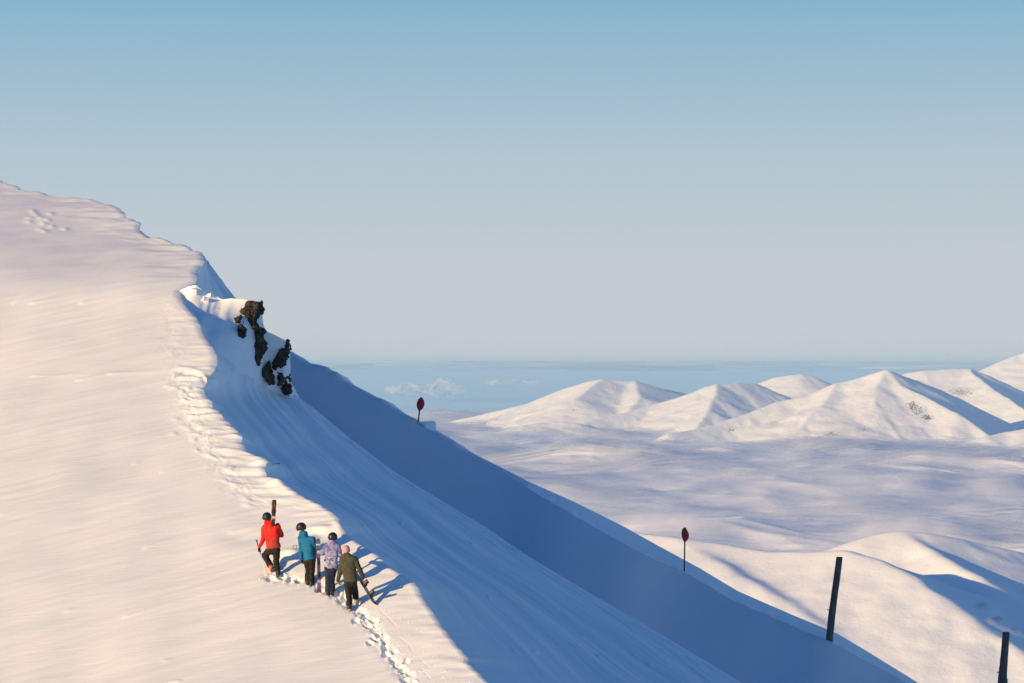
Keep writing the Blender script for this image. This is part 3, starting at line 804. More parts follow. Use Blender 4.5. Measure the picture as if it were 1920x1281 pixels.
rock('rock', 'jagged black rock at the foot of the spur, left of the tower', [(487,684),(495,687),(504,674),(507,690),(516,710),(511,724),(497,713),(484,703),(488,700)], None, 0.45)
rock('rock', 'tiny dark stone in the snow left of the rock band, upper one', [(408,578),(411,577),(412,583),(409,587)], None, 0.10, 0.01, 0.012)
rock('rock', 'tiny dark stone in the shaded snow beside the crest, lower one', [(416,655),(420,654),(424,660),(421,663)], float(face_depth(420, 659)[0]) - .05, 0.12, 0.01, 0.012)

# ------------------------------------------------------------------ fallen cornice blocks at the notch
def block(label, px, py, Y, r, sd):
    c = at(px, py, Y)
    def f(P):
        q = np.abs(P) - np.array(r) * 0.72
        d = np.linalg.norm(np.maximum(q, 0), axis=-1) + np.minimum(q.max(-1), 0) - 0.28 * min(r)
        return d + 0.10 * min(r) * 2 * fbm3(P[..., 0] * 5, P[..., 1] * 5, P[..., 2] * 5, 2, sd)
    o = sdf_obj('snow_block', f, [-v * 1.5 for v in r], [v * 1.5 for v in r], min(r) / 7, M['snow'])
    o.location = tuple(c); o.rotation_euler = (0.2, 0.2 * ((sd % 3) - 1), 0.5 * sd)
    tag(o, label, 'snow block', 'fallen blocks of snow')
block('rounded sunlit snow block in the notch of the crest', 364, 546, 83.8, (.10, .14, .10), 3)
block('small broken snow block between the notch and the spur', 386, 561, 83.7, (.10, .14, .09), 4)
block('round snow knob standing on the spur behind the notch', 396, 555, 84.0, (.13, .16, .07), 5)
block('square snow block on the skyline right of the upper marker', 803, 801, float(np.interp(803, s2[:, 0], s2[:, 2])) - .3, (.34, .4, .24), 7)

# ------------------------------------------------------------------ marker poles and posts
def tube(name, pts, rad, mat, parent, seg=10, wob=0.0, sd=1):
    pts = np.asarray(pts, float); n = len(pts)
    rad = np.ones(n) * rad
    rr = random.Random(sd)
    V = []; Fc = []
    for i in range(n):
        d = pts[min(i + 1, n - 1)] - pts[max(i - 1, 0)]; d /= np.linalg.norm(d)
        a = np.cross(d, [0, 1, 0.123]); a /= np.linalg.norm(a); b = np.cross(d, a)
        for k in range(seg):
            t = 2 * math.pi * k / seg
            V.append(pts[i] + (a * math.cos(t) + b * math.sin(t)) * rad[i] * (1 + wob * rr.uniform(-1, 1)))
    for i in range(n - 1):
        for k in range(seg):
            Fc.append((i * seg + k, i * seg + (k + 1) % seg, (i + 1) * seg + (k + 1) % seg, (i + 1) * seg + k))
    Fc.append(tuple(range(seg))[::-1]); Fc.append(tuple((n - 1) * seg + k for k in range(seg)))
    return mesh_obj(name, V, Fc, mat, parent)

def disc_mat():
    m, n, l, b = principled('marker_red', (0.2, 0.02, 0.015), 0.7, 0.3)
    tc = n.new('ShaderNodeTexCoord'); sp = n.new('ShaderNodeSeparateXYZ'); l.new(tc.outputs['Object'], sp.inputs[0])
    w = n.new('ShaderNodeMath'); w.operation = 'MULTIPLY'; w.inputs[1].default_value = 42.0; l.new(sp.outputs['Z'], w.inputs[0])
    s_ = n.new('ShaderNodeMath'); s_.operation = 'SINE'; l.new(w.outputs[0], s_.inputs[0])
    r = ramp(n, l, s_.outputs[0], [(0.0, (0.46, 0.035, 0.02)), (0.6, (0.30, 0.03, 0.025))])
    l.new(r.outputs[0], b.inputs['Base Color'])
    return m
M['disc'] = disc_mat()
M['post_metal'] = principled('post_metal', (0.05, 0.055, 0.065), 0.6, 0.4)[0]
def marker(label, bpx, bpy_, tpx, tpy, Y, head0, head1, wpx, lop):
    b3 = at(bpx, bpy_, Y); t3 = at(tpx, tpy, Y)
    root = empty('marker_pole', b3)
    sc = Y / F
    ax = t3 - b3; L = np.linalg.norm(ax); u = ax / L
    tube('pole', [-u * 0.5, u * L * 0.5, u * L * 0.985], 0.030 * Y / 88, M['post_metal'], root, 10)
    def prof(k): return head0 + (head1 - head0) * k
    zs = np.linspace(0, 1, 25)
    V = []; Fc = []; seg = 20
    for i, k in enumerate(zs):
        c = u * L * prof(k)
        w = wpx / 2 * sc * (math.sin(math.pi * min(max(k, .02), .98)) ** 0.62) * (1 + 0.05 * math.sin(i * 2.1)) * (1 + 0.06 * (i % 3 == 0))
        sh = lop * sc * math.sin(k * 5.0) 
        for s_ in range(seg):
            a = 2 * math.pi * s_ / seg
            V.append((c[0] + sh + w * math.cos(a), c[1] + 0.55 * w * math.sin(a), c[2]))
    for i in range(len(zs) - 1):
        for k in range(seg):
            Fc.append((i * seg + k, i * seg + (k + 1) % seg, (i + 1) * seg + (k + 1) % seg, (i + 1) * seg + k))
    Fc.append(tuple(range(seg))[::-1]); Fc.append(tuple((len(zs) - 1) * seg + k for k in range(seg)))
    mesh_obj('basket_head', V, Fc, M['disc'], root)
    cp = tube('cap', [u * L * 0.93, u * L * 0.97, u * L], [0.055 * Y / 88, 0.05 * Y / 88, 0.03 * Y / 88], M['post_metal'], root, 10)
    tag(root, label, 'marker pole', 'red marker poles along the shaded ridge')
marker('leaning red-headed marker pole on the skyline left of the snow block', 784, 791, 790, 745, float(np.interp(784, s2[:, 0], s2[:, 2])) - .2, 0.44, 1.0, 14.5, 0.4)
marker('tall straight marker pole with dark red head on the shaded slope', 1283, 1070, 1284.5, 989, float(np.interp(1283, xs2, Yb)) + 0.4, 0.655, 1.0, 13.5, 1.0)

def wood_mat():
    m, n, l, b = principled('weathered_wood', (0.05, 0.045, 0.045), 0.9, 0.2)
    t = tex_noise(n, l, 6.0, 6, 0.65, mapping=((0, 0, 0), (3, 3, 0.35)))
    r = ramp(n, l, t.outputs[0], [(0.3, (0.055, 0.050, 0.052)), (0.55, (0.12, 0.105, 0.095)), (0.75, (0.20, 0.175, 0.15))])
    l.new(r.outputs[0], b.inputs['Base Color'])
    bp = n.new('ShaderNodeBump'); bp.inputs['Strength'].default_value = 0.8; bp.inputs['Distance'].default_value = 0.03
    l.new(t.outputs[0], bp.inputs['Height']); l.new(bp.outputs[0], b.inputs['Normal'])
    return m
M['wood'] = wood_mat()
def post(label, cl, widths, Y, extra):
    b3 = at(cl[0][0], cl[0][1], Y)
    root = empty('wooden_post', b3)
    pts = [at(x, y, Y) - b3 for x, y in cl]
    pts = np.array(pts)
    k0 = np.linspace(0, len(pts) - 1, 30); idx = np.arange(len(pts))
    P = np.stack([np.interp(k0, idx, pts[:, i]) for i in range(3)], -1); Wd_ = np.interp(k0, idx, widths) / 2 * Y / F
    P = np.concatenate([[P[0] + (0, 0, -0.9)], P]); Wd_ = np.concatenate([[Wd_[0]], Wd_])
    P = np.concatenate([P, [P[-1] + (0, 0, .012)]]); Wd_ = np.concatenate([Wd_, [Wd_[-1] * 0.86]])
    tube('post', P, Wd_, M['wood'], root, 22, 0.03, int(cl[0][0]))
    for (x, y, dx, dy, w, nm) in extra:
        p = at(x, y, Y) - b3; q = at(x + dx, y + dy, Y) - b3
        if nm == 'metal_plate':
            p = p - (0, 0.05, 0)
            hw = w / 2 * Y / F; hh = dy / 2 * Y / F; yy = -0.30
            V = [(p[0] + a * hw, yy * 0.9 + c * 0.02, p[2] + e_ * hh) for a in (-1, 1) for c in (-1, 1) for e_ in (-1, 1)]
            mesh_obj(nm, V, [(0, 1, 3, 2), (4, 6, 7, 5), (0, 4, 5, 1), (2, 3, 7, 6), (0, 2, 6, 4), (1, 5, 7, 3)], M['post_metal'], root, False)
        else:
            tube(nm, [p, 0.5 * (p + q), q], w / 2 * Y / F, M['post_metal'], root, 8)
    tag(root, label, 'post', 'weathered wooden posts on the shaded ridge')
post('tall weathered wooden post leaning right on the shaded ridge', [(1555,1200),(1559,1160),(1564,1120),(1569,1085),(1572,1062),(1574,1045)], [13,13.5,12.5,12.5,12,12], float(np.interp(1555, xs2, Yb)) + 0.15, [(1551,1143.5,9,0,1.6,'staple')])
post('wooden post cut off by the bottom right corner of the photo', [(1877,1335),(1879,1281),(1881,1255),(1884,1220),(1886.5,1186)], [17,17,15,13.5,13], 91.5, [(1870,1261,12,0,2.0,'staple'),(1874,1259,6,3,5,'wire_clamp'),(1882,1276,0,9,9,'metal_plate')])

# ------------------------------------------------------------------ gear
def frame_obj(name, origin, ydir, zdir, scale=1.0):
    y = Vector(ydir).normalized(); z = Vector(zdir); z = (z - y * z.dot(y)).normalized(); x = y.cross(z)
    o = bpy.data.objects.new(name, None); COL.objects.link(o); o.empty_display_size = 0.1
    from mathutils import Matrix
    m = Matrix.Identity(4)
    for i in range(3): m[i][0], m[i][1], m[i][2], m[i][3] = x[i], y[i], z[i], origin[i]
    o.matrix_world = m
    return o
def rbox(name, lo, hi, mat, parent, bev=0.15):
    lo = np.array(lo, float); hi = np.array(hi, float); c = (lo + hi) / 2; h = (hi - lo) / 2; r = bev * h.min()
    V = []
    for sx in (-1, 1):
        for sy in (-1, 1):
            for sz in (-1, 1):
                s_ = np.array([sx, sy, sz])
                for k in range(3):
                    p = c + s_ * h; 
                    for j in range(3):
                        if j != k: p[j] -= s_[j] * r
                    V.append(p)
    import bmesh
    bm = bmesh.new()
    for v in V: bm.verts.new(v)
    bmesh.ops.convex_hull(bm, input=bm.verts)
    me = bpy.data.meshes.new(name); bm.to_mesh(me); bm.free()
    me.materials.append(mat)
    o = bpy.data.objects.new(name, me); COL.objects.link(o); o.parent = parent
    return o
def plank(name, L, width, thick, up_tip, up_tail, mat, parent, n=48, rocker=0.0):
    V = []; Fc = []
    ys = np.linspace(0, L, n)
    for y in ys:
        w = width(y / L) / 2
        z = up_tip * max(0, (y / L - 0.86) / 0.14) ** 2 + up_tail * max(0, (0.12 - y / L) / 0.12) ** 2
        for (sx, sz) in ((-1, 0), (1, 0), (1, 1), (-1, 1)):
            V.append((sx * w, y, z + sz * thick))
    for i in range(n - 1):
        for k in range(4):
            a = i * 4 + k; b_ = i * 4 + (k + 1) % 4
            Fc.append((a, b_, b_ + 4, a + 4))
    Fc.append((3, 2, 1, 0)); Fc.append(tuple((n - 1) * 4 + k for k in range(4)))
    return mesh_obj(name, V, Fc, mat, parent, False)
def band_mat(name, stops, L, rough=0.35):
    m, n, l, b = principled(name, (0.5, 0.5, 0.5), rough, 0.5)
    tc = n.new('ShaderNodeTexCoord'); sp = n.new('ShaderNodeSeparateXYZ'); l.new(tc.outputs['Object'], sp.inputs[0])
    t = tex_noise(n, l, 16, 2, 0.5)
    d = n.new('ShaderNodeMath'); d.operation = 'DIVIDE'; d.inputs[1].default_value = L; l.new(sp.outputs['Y'], d.inputs[0])
    a = n.new('ShaderNodeMath'); a.operation = 'MULTIPLY_ADD'; a.inputs[1].default_value = 0.05; l.new(t.outputs[0], a.inputs[0]); l.new(d.outputs[0], a.inputs[2])
    r = ramp(n, l, a.outputs[0], stops); r.color_ramp.interpolation = 'CONSTANT'
    l.new(r.outputs[0], b.inputs['Base Color'])
    return m
def ski(label, origin, ydir, zdir, L, mat, w=0.10, bind=True, group=None, bpos=(0.40, 0.58)):
    o = frame_obj('ski', origin, ydir, zdir)
    wf = lambda t: w * (0.82 + 0.9 * (t - 0.47) ** 2 * 1.6) * min(1, (1 - t) / 0.07 + 0.25) ** 0.5 * min(1, t / 0.03 + 0.55) ** 0.5
    plank('deck', L, wf, 0.016, 0.07, 0.02, mat, o)
    if bind:
        y0, y1 = bpos[0] * L, bpos[1] * L
        hb = rbox('heel_binding', (-.038, y0 - .07, .0175), (.038, y0 + .07, .075), M['plastic'], o)
        rbox('heel_lever', (-.022, y0 - .12, .05), (.022, y0 - .055, .10), M['plastic'], hb)
        tb = rbox('toe_binding', (-.04, y1 - .06, .0175), (.04, y1 + .07, .068), M['plastic'], o)
        rbox('toe_wing', (-.052, y1 - .07, .035), (.052, y1 - .03, .062), M['steel'], tb)
        for s_ in (-1, 1):
            tube('brake_arm', [(s_ * .052, y0 + .02, .04), (s_ * .06, y0 - .05, .005), (s_ * .062, y0 - .11, -.03)], .006, M['steel'], o, 6)
    tag(o, label, 'ski', group)
    return o

# ------------------------------------------------------------------ people
SC = 65.6
def hand_sdf(P, wrist, d, s, nrm_, curl, size=1.0, pad=0.004):
    d = np.array(d, float); d /= np.linalg.norm(d); s = np.array(s, float); s -= d * (s @ d); s /= np.linalg.norm(s); nn = np.cross(d, s)
    if nn @ np.array(nrm_, float) < 0: nn = -nn
    w = np.array(wrist, float); k = size
    r = cone(P, w, w + d * .03 * k, .030 * k, .034 * k)
    for t in (-.026, -.009, .009, .026):
        r = smin(r, cone(P, w + d * .025 * k + s * t * .8 * k, w + d * .085 * k + s * t * k, .020 * k, .015 * k), .02)
    tips = {}
    for i, t in enumerate((.032, .011, -.011, -.031)):
        p = w + d * .085 * k + s * t * k
        ang_ = 0; ls = [(.044, .026, .020), (.048, .030, .022), (.045, .028, .021), (.036, .021, .018)][i]
        for j, ln in enumerate(ls):
            ang_ += curl * (0.8 + 0.35 * j)
            dir_ = d * math.cos(ang_) + nn * math.sin(ang_) + s * t * 1.2
            q = p + dir_ * ln * k
            r = np.minimum(r, cone(P, p, q, (.0105 - .001 * j) * k + pad, (.0095 - .001 * j) * k + pad)); p = q
    p = w + d * .028 * k + s * .034 * k
    q = p + (d * .6 + s * .75 + nn * .35) * .038 * k
    e_ = q + (d * .9 + s * (.25 - curl * .3) + nn * (.3 + .4 * curl)) * .032 * k
    r = smin(r, cone(P, p, q, .016 * k + pad * .5, .012 * k + pad), .01); r = np.minimum(r, cone(P, q, e_, .012 * k + pad, .010 * k + pad))
    return r

def person(label, fx, fy, J, spec, group='four walkers climbing the ridge'):
    """J: joint -> (px, py, depth offset in metres); built as seen from behind, facing +Y"""
    base3 = on_slope(fx, fy)
    root = empty('person', base3)
    s_ = F / base3[1]
    def j(n):
        px, py, y = J[n]
        return np.array([(px - fx) / s_, y, (fy - py) / s_ - 0.10 * y])
    g = {n: j(n) for n in J}
    sh = 0.5 * (g['sl'] + g['sr']); pel = g['pel']; head = g['head']
    sd = int(fx)
    look = np.array(spec['look'], float); look /= np.linalg.norm(look)
    rt = np.cross(look, [0, 0, 1.0]); rt /= np.linalg.norm(rt); upv = np.cross(rt, look)
    across = g['sr'] - g['sl']; across /= np.linalg.norm(across)
    hx = np.array([across[0], across[1], 0]); hx /= np.linalg.norm(hx)
    fwd = np.array([-hx[1], hx[0], 0])
    # body: one continuous figure under the clothes
    def fbody(P):
        Q = np.stack([(P - head) @ rt, (P - head) @ look, (P - head) @ upv], -1)
        r = ball(Q, (0, -.005, .01), (.075, .095, .105))
        r = smin(r, ball(Q, (0, .035, -.05), (.058, .06, .065)), .04)          # jaw
        r = smin(r, cone(Q, (0, .092, .005), (0, .112, -.028), .010, .014), .014)  # nose
        r = smin(r, cone(Q, (-.022, .088, -.062), (.022, .088, -.062), .008, .008), .010)  # mouth
        for e in (-1, 1):
            r = smin(r, ball(Q, (e * .077, -.005, -.01), (.012, .022, .032)), .01)    # ears
            r = smax(r, -ball(Q, (e * .032, .108, .018), (.016, .018, .011)), .01)    # eye sockets
        neck = sh + np.array([0, 0, .03])
        r = smin(r, cone(P, head + upv * -.05, neck, .055, .062), .03)
        r = smin(r, cone(P, neck, sh * .75 + pel * .25, .06, .080), .05)
        r = smin(r, cone(P, sh * .75 + pel * .25, pel, .080, .080), .04)
        for a, b, c in (('sl', 'el', 'wl'), ('sr', 'er', 'wr')):
            r = smin(r, cone(P, sh * .4 + g[a] * .6, g[b], .045, .036), .03); r = smin(r, cone(P, g[b], g[c], .040, .028), .015)
        for a, b, c in (('hl', 'kl', 'al'), ('hr', 'kr', 'ar')):
            r = smin(r, cone(P, g[a], g[b], .078, .052), .04); r = smin(r, cone(P, g[b], g[c], .052, .036), .02)
        return r
    lo, hi = bounds(list(g.values()), .20)
    sdf_obj('body', fbody, lo, hi, 0.019, M['skin'], root)
    # jacket
    hem = spec['hem']; jw = spec.get('width', .105)
    hl_, hr_ = pel - hx * jw * .92, pel + hx * jw * .92
    cl_, cr_ = sh - hx * jw * 1.12 + [0, 0, -.10], sh + hx * jw * 1.12 + [0, 0, -.10]
    axis = sh - pel; axis = axis / np.linalg.norm(axis)
    def fjacket(P):
        r = cone(P, cl_, hl_ - axis * .12, .108, .108)
        r = smin(r, cone(P, cr_, hr_ - axis * .12, .108, .108), .06)
        r = smin(r, cone(P, sh + [0, 0, -.10], pel - axis * .12, .122, .120), .05)
        r = smin(r, cone(P, g['sl'] * .8 + sh * .2, g['sr'] * .8 + sh * .2, .078, .078), .10)
        # gathered hood / collar at the nape
        hc = spec['hood']
        nb = head * .48 + sh * .52
        r = smin(r, cone(P, nb - hx * .045 - fwd * .03, nb + hx * .045 - fwd * .03, hc, hc), .07)
        r = smin(r, cone(P, nb - fwd * .07 - [0, 0, .07] - hx * .05, nb - fwd * .07 - [0, 0, .07] + hx * .05, hc * .85, hc * .85), .03)
        d0 = (P - pel) @ axis - hem + 0.03 * ((P - pel) @ hx) * spec.get('hemtilt', 0) * 10
        r = smax(r, -d0, .012)
        # waist pull-in and folds
        zz = (P - pel) @ axis
        r = r + 0.014 * np.exp(-((zz - .16) / .07) ** 2)
        for a, b, c in (('sl', 'el', 'wl'), ('sr', 'er', 'wr')):
            arm = smin(cone(P, g[a], g[b], .082, .066), cone(P, g[b], g[c], .068, .050), .03)
            # bunching folds near the elbow
            tt = np.linalg.norm(P - g[b], axis=-1)
            arm = arm + 0.006 * np.sin(tt * 95) * np.exp(-(tt / .13) ** 2)
            r = smin(r, arm, .010)
        x, y, z = P[..., 0], P[..., 1], P[..., 2]
        r = r + 0.018 * fbm3(x * 5 + z * 2.5, y * 5, z * 6 - x * 2.5, 2, sd) 
        return r
    jl, jh = bounds([g[k] for k in ('sl', 'sr', 'el', 'er', 'wl', 'wr', 'pel', 'head')], .30)
    sdf_obj('jacket', fjacket, jl, jh, 0.015, spec['jacket'], root)
    # trousers
    def ftr(P):
        r = cone(P, g['hl'] * .7 + pel * .3 - axis * .05, g['hr'] * .7 + pel * .3 - axis * .05, .108, .108)
        r = smin(r, cone(P, pel - axis * .05, pel + axis * .02, .098, .09), .03)
        for a, b, c in (('hl', 'kl', 'al'), ('hr', 'kr', 'ar')):
            k_, f_ = g[b], g[c]
            leg = smin(cone(P, g[a], k_, .112, .082), cone(P, k_, f_, .082, .092), .04)
            dd = (f_ - k_) / np.linalg.norm(f_ - k_)
            leg = smax(leg, (P - f_) @ dd - .03, .012)
            tt = np.linalg.norm(P - k_, axis=-1)
            leg = leg + 0.007 * np.sin(tt * 75) * np.exp(-(tt / .16) ** 2)
            r = smin(r, leg, .03)
        x, y, z = P[..., 0], P[..., 1], P[..., 2]
        return r + 0.014 * fbm3(x * 6, y * 6, z * 7 + x * 3, 2, sd + 9)
    tl, th = bounds([g[k] for k in ('hl', 'hr', 'kl', 'kr', 'al', 'ar', 'pel')], .22)
    sdf_obj('trousers', ftr, tl, th, 0.015, spec['trousers'], root)
    # boots
    for c, k_, key, bm_ in (('al', 'kl', 'toe_l', spec['boots'][0]), ('ar', 'kr', 'toe_r', spec['boots'][1])):
        a = g[c]; dn = (a - g[k_]) / np.linalg.norm(a - g[k_]); toe = np.array(spec[key], float); toe /= np.linalg.norm(toe)
        heel = a + dn * .10
        def fb(P):
            r = cone(P, a - dn * .10, heel - toe * .02, .068, .062)
            r = smin(r, cone(P, heel - toe * .03, heel + toe * .17, .055, .045), .03)
            return r
        def fs(P):
            up = -dn
            q = cone(P, heel - toe * .04 + dn * .03, heel + toe * .18 + dn * .03, .055, .048)
            return np.maximum(q, np.abs((P - heel - dn * .055) @ dn) - .018)
        bl, bh = bounds([a - dn * .1, heel - toe * .05, heel + toe * .2], .12)
        bo = sdf_obj('boot', fb, bl, bh, 0.012, bm_, root)
        sdf_obj('sole', fs, bl, bh, 0.011, spec['sole'], bo)
        if spec.get('buckles'):
            for q in (0.02, 0.07):
                pc = a - dn * (.03 - q) 
                rbox('buckle', pc + np.array([-.075, -.03, -.008]), pc + np.array([.075, .03, .008]), M['steel'], bo)
    # hands
    for w, e_, key in (('wl', 'el', 'hand_l'), ('wr', 'er', 'hand_r')):
        d, sdv, nv, curl = spec[key]
        f = lambda P: hand_sdf(P, g[w], d, sdv, nv, curl, spec.get('handsize', 1.12))
        o = sdf_obj('glove', f, g[w] - .19, g[w] + .19, 0.0075, spec['gloves'], root)
    # headgear
    if spec['hat'] == 'helmet':
        def fh(P):
            Q = np.stack([(P - head) @ rt, (P - head) @ look, (P - head) @ upv], -1)
            r = ball(Q, (0, -.012, .022), (.134, .157, .143))
            cut = -(Q[..., 2] + .055 + .03 * np.clip(-Q[..., 1] / .1, -1.2, 1.0))
            r = smax(r, cut, .012)
            r = smin(r, smax(ball(Q, (0, .105, .045), (.085, .04, .016)), -Q[..., 1] + .08, .01), .01)  # peak
            gro = np.abs(Q[..., 0]) - .030
            return r + 0.004 * np.exp(-(gro / .006) ** 2) * (Q[..., 2] > .05)
        hm = sdf_obj('helmet', fh, head - .2, head + .2, 0.0105, M['helmet'], root)
        def fst(P):
            Q = np.stack([(P - head) @ rt, (P - head) @ look, (P - head) @ upv], -1)
            return np.maximum(ball(Q, (0, -.012, .022), (.139, .162, .148)), np.abs(Q[..., 2] - .005 + .25 * Q[..., 1]) - .016)
        sdf_obj('goggle_strap', fst, head - .2, head + .2, 0.010, M['plastic'], hm)
    else:
        def fh(P):
            Q = np.stack([(P - head) @ rt, (P - head) @ look, (P - head) @ upv], -1)
            r = ball(Q, (0, -.008, .028), (.106, .124, .130))
            r = smax(r, -(Q[..., 2] + .03 + .25 * -Q[..., 1]), .01)
            return r + 0.003 * np.sin(np.arctan2(Q[..., 0], Q[..., 1]) * 30)
        ht = sdf_obj('beanie', fh, head - .2, head + .2, 0.010, M['pink'], root)
        def fc(P):
            Q = np.stack([(P - head) @ rt, (P - head) @ look, (P - head) @ upv], -1)
            return np.maximum(ball(Q, (0, -.008, .025), (.113, .131, .137)), np.abs(Q[..., 2] - .0 - .25 * Q[..., 1]) - .028)
        sdf_obj('cuff', fc, head - .2, head + .2, 0.010, M['pink'], ht)
    tag(root, label, 'person', group)
    return root, g, base3

red = person('person in a bright red jacket stepping up with skis on the shoulder', 521, 1080,
  dict(head=(499.5,971,.12), sl=(496,989,.02), sr=(522,988,-.04), el=(494,1010,.0), wl=(486,1026,.08), er=(527,1004,.10), wr=(520,990,.30), pel=(513,1027,-.02),
       hl=(507,1031,.02), hr=(519,1031,-.02), kl=(493,1041,.38), al=(505,1060,.20), kr=(517.5,1052,.06), ar=(520.5,1070,-.02)),
  dict(look=(-.35,.9,-.1), hem=-.02, hood=.085, jacket=M['red'], trousers=M['black'], boots=(M['boot_orange'], M['boot_dark']), sole=M['boot_navy'], buckles=True,
       toe_l=(-.15,.75,-.45), toe_r=(-.1,1,.2), hand_l=((-.3,.1,-.9),(0,1,0),(1,0,0),1.0), hand_r=((-.2,.3,.9),(-1,0,0),(0,-1,0),.9), gloves=M['glove_black'], hat='helmet'))
teal = person('person in a teal jacket with head bowed, second in the line', 581, 1093,
  dict(head=(563.5,990.5,.14), sl=(562,1009,.12), sr=(587,1011.5,-.04), el=(563.5,1031,.10), wl=(563.5,1049,.16), er=(591,1031,.06), wr=(588,1043,.26), pel=(581,1046,.0),
       hl=(576,1049,.04), hr=(586,1049,-.03), kl=(577.5,1070,.10), al=(577,1089,.0), kr=(584.5,1070,.08), ar=(584,1091,-.04)),
  dict(look=(-.75,.6,-.35), hem=-.05, hood=.088, width=.072, jacket=M['teal'], trousers=M['black'], boots=(M['boot_dark'], M['boot_dark']), sole=M['plastic'],
       toe_l=(-.4,.9,.2), toe_r=(-.4,.9,.2), hand_l=((.25,.2,-.9),(0,1,0),(1,0,0),.9), hand_r=((-.2,.9,0),(-1,0,0),(0,-1,0),.9), gloves=M['glove_brown'], hat='helmet'))
lav = person('person in a lavender patterned jacket holding an upright purple ski', 618, 1114,
  dict(head=(623.5,1009,.08), sl=(612.5,1025,.02), sr=(634,1026,-.02), el=(604,1037,.06), wl=(595.5,1035,.22), er=(638,1041,-.02), wr=(642,1050,.14), pel=(620.5,1063,.0),
       hl=(615.5,1066,.01), hr=(625.5,1066,-.01), kl=(615.5,1087,.08), al=(615,1108,.0), kr=(622,1087,.10), ar=(622,1108,.02)),
  dict(look=(.05,.95,-.3), hem=-.05, hood=.075, width=.078, jacket=M['lav'], trousers=M['navy'], boots=(M['boot_dark'], M['boot_dark']), sole=M['boot_grey'],
       toe_l=(-.1,1,.2), toe_r=(.1,1,.2), hand_l=((-.7,.7,.1),(0,0,1),(1,0.3,0),1.0), hand_r=((.3,.3,-.9),(0,1,0),(-1,0,0),.6), gloves=M['glove_black'], hat='helmet', handsize=1.0))
olive = person('person in an olive jacket and pink beanie carrying a snowboard', 655, 1140,
  dict(head=(648.5,1033,.10), sl=(640.5,1050,.04), sr=(665.5,1049,-.02), el=(638.5,1071,.02), wl=(633,1088,.12), er=(675,1068,-.02), wr=(680,1083,.08), pel=(657.5,1088,.0),
       hl=(652.5,1091,.01), hr=(662.5,1091,-.01), kl=(653.5,1113,.08), al=(655,1134,.0), kr=(664,1107,.28), ar=(665,1121,.36)),
  dict(look=(-.25,.95,-.25), hem=-.045, hemtilt=.35, hood=.072, width=.09, jacket=M['olive'], trousers=M['black'], boots=(M['boot_dark'], M['boot_grey']), sole=M['boot_grey'],
       toe_l=(-.1,1,.2), toe_r=(0,1,.3), hand_l=((.2,.3,-.9),(0,1,0),(1,0,0),.5), hand_r=((-.05,.3,-.95),(0,1,0),(-1,0,0),1.1), gloves=M['glove_tan'], hat='beanie', handsize=1.0))

def wpt(base, fx, fy, px, py, y):
    s_ = F / base[1]
    return base + np.array([(px - fx) / s_, y, (fy - py) / s_ - 0.10 * y])

# skis on the red walker's shoulder
M['ski_brown'] = band_mat('ski_brown', [(0.0, (0.05, 0.02, 0.015)), (0.10, (0.16, 0.035, 0.02)), (0.20, (0.03, 0.025, 0.025)), (0.30, (0.60, 0.14, 0.05)), (0.33, (0.75, 0.66, 0.6)), (0.365, (0.55, 0.10, 0.04)), (0.39, (0.10, 0.03, 0.02)), (0.70, (0.3, 0.06, 0.03))], 1.72)
tail = wpt(red[2], 521, 1080, 517, 938, -.42); shp = wpt(red[2], 521, 1080, 511, 1000, .0)
dv = shp - tail; dv = dv / np.linalg.norm(dv)
ski('rear ski of the pair on the red walker shoulder, bindings towards the camera', tail, dv, (0.15, -1, 0), 1.72, M['ski_brown'], .105, True, 'skis', (0.24, 0.42))
ski('front ski of the pair on the red walker shoulder, pressed against the other', tail + np.array([.012, .022, -.02]), dv, (-0.15, 1, 0), 1.70, M['ski_brown'], .105, True, 'skis', (0.24, 0.42))
# ski pole in the left hand
g0 = wpt(red[2], 521, 1080, 480, 1012, .08); g1 = wpt(red[2], 521, 1080, 502, 1086, .10)
o = frame_obj('ski_pole', g1, g0 - g1, (0, -1, 0)); Lp = float(np.linalg.norm(g0 - g1))
tube('shaft', [(0, -.05, 0), (0, Lp * .62, 0)], .009, M['white'], o, 8); tube('upper_shaft', [(0, Lp * .62, 0), (0, Lp * .84, 0)], .012, M['blue'], o, 8)
tube('grip', [(0, Lp * .84, 0), (0, Lp * .92, 0.004), (0, Lp, 0)], [.017, .016, .024], M['plastic'], o, 10)
tube('basket', [(0, .035, 0), (0, .05, 0), (0, .062, 0)], [.055, .05, .014], M['darkred'], o, 14)
tag(o, 'slim white and blue ski pole in the red walker left hand', 'ski pole')
# upright purple ski and the orange one behind it
M['ski_purple'] = band_mat('ski_purple', [(0.0, (0.13, 0.06, 0.17)), (0.16, (0.20, 0.10, 0.24)), (0.24, (0.42, 0.36, 0.46)), (0.29, (0.10, 0.05, 0.12)), (0.60, (0.05, 0.03, 0.07)), (0.68, (0.18, 0.10, 0.2)), (0.76, (0.10, 0.14, 0.19)), (0.90, (0.70, 0.70, 0.72)), (0.93, (0.10, 0.14, 0.19))], 1.58)
b0 = wpt(lav[2], 618, 1114, 598, 1116, .16); b1 = wpt(lav[2], 618, 1114, 594.5, 1013, .30)
dv = b1 - b0; dv /= np.linalg.norm(dv)
ski('upright purple ski planted in the snow beside the lavender jacket', b0, dv, (0.15, -1, 0.0), 1.58, M['ski_purple'], .115, True, 'skis', (0.36, 0.56))
M['ski_orange'] = band_mat('ski_orange', [(0.0, (0.10, 0.03, 0.02)), (0.10, (0.62, 0.16, 0.06)), (0.16, (0.2, 0.03, 0.02)), (0.22, (0.62, 0.16, 0.06)), (0.30, (0.08, 0.03, 0.03)), (0.7, (0.2, 0.05, 0.04))], 1.58)
c0 = wpt(lav[2], 618, 1114, 607.5, 1054, .52); 
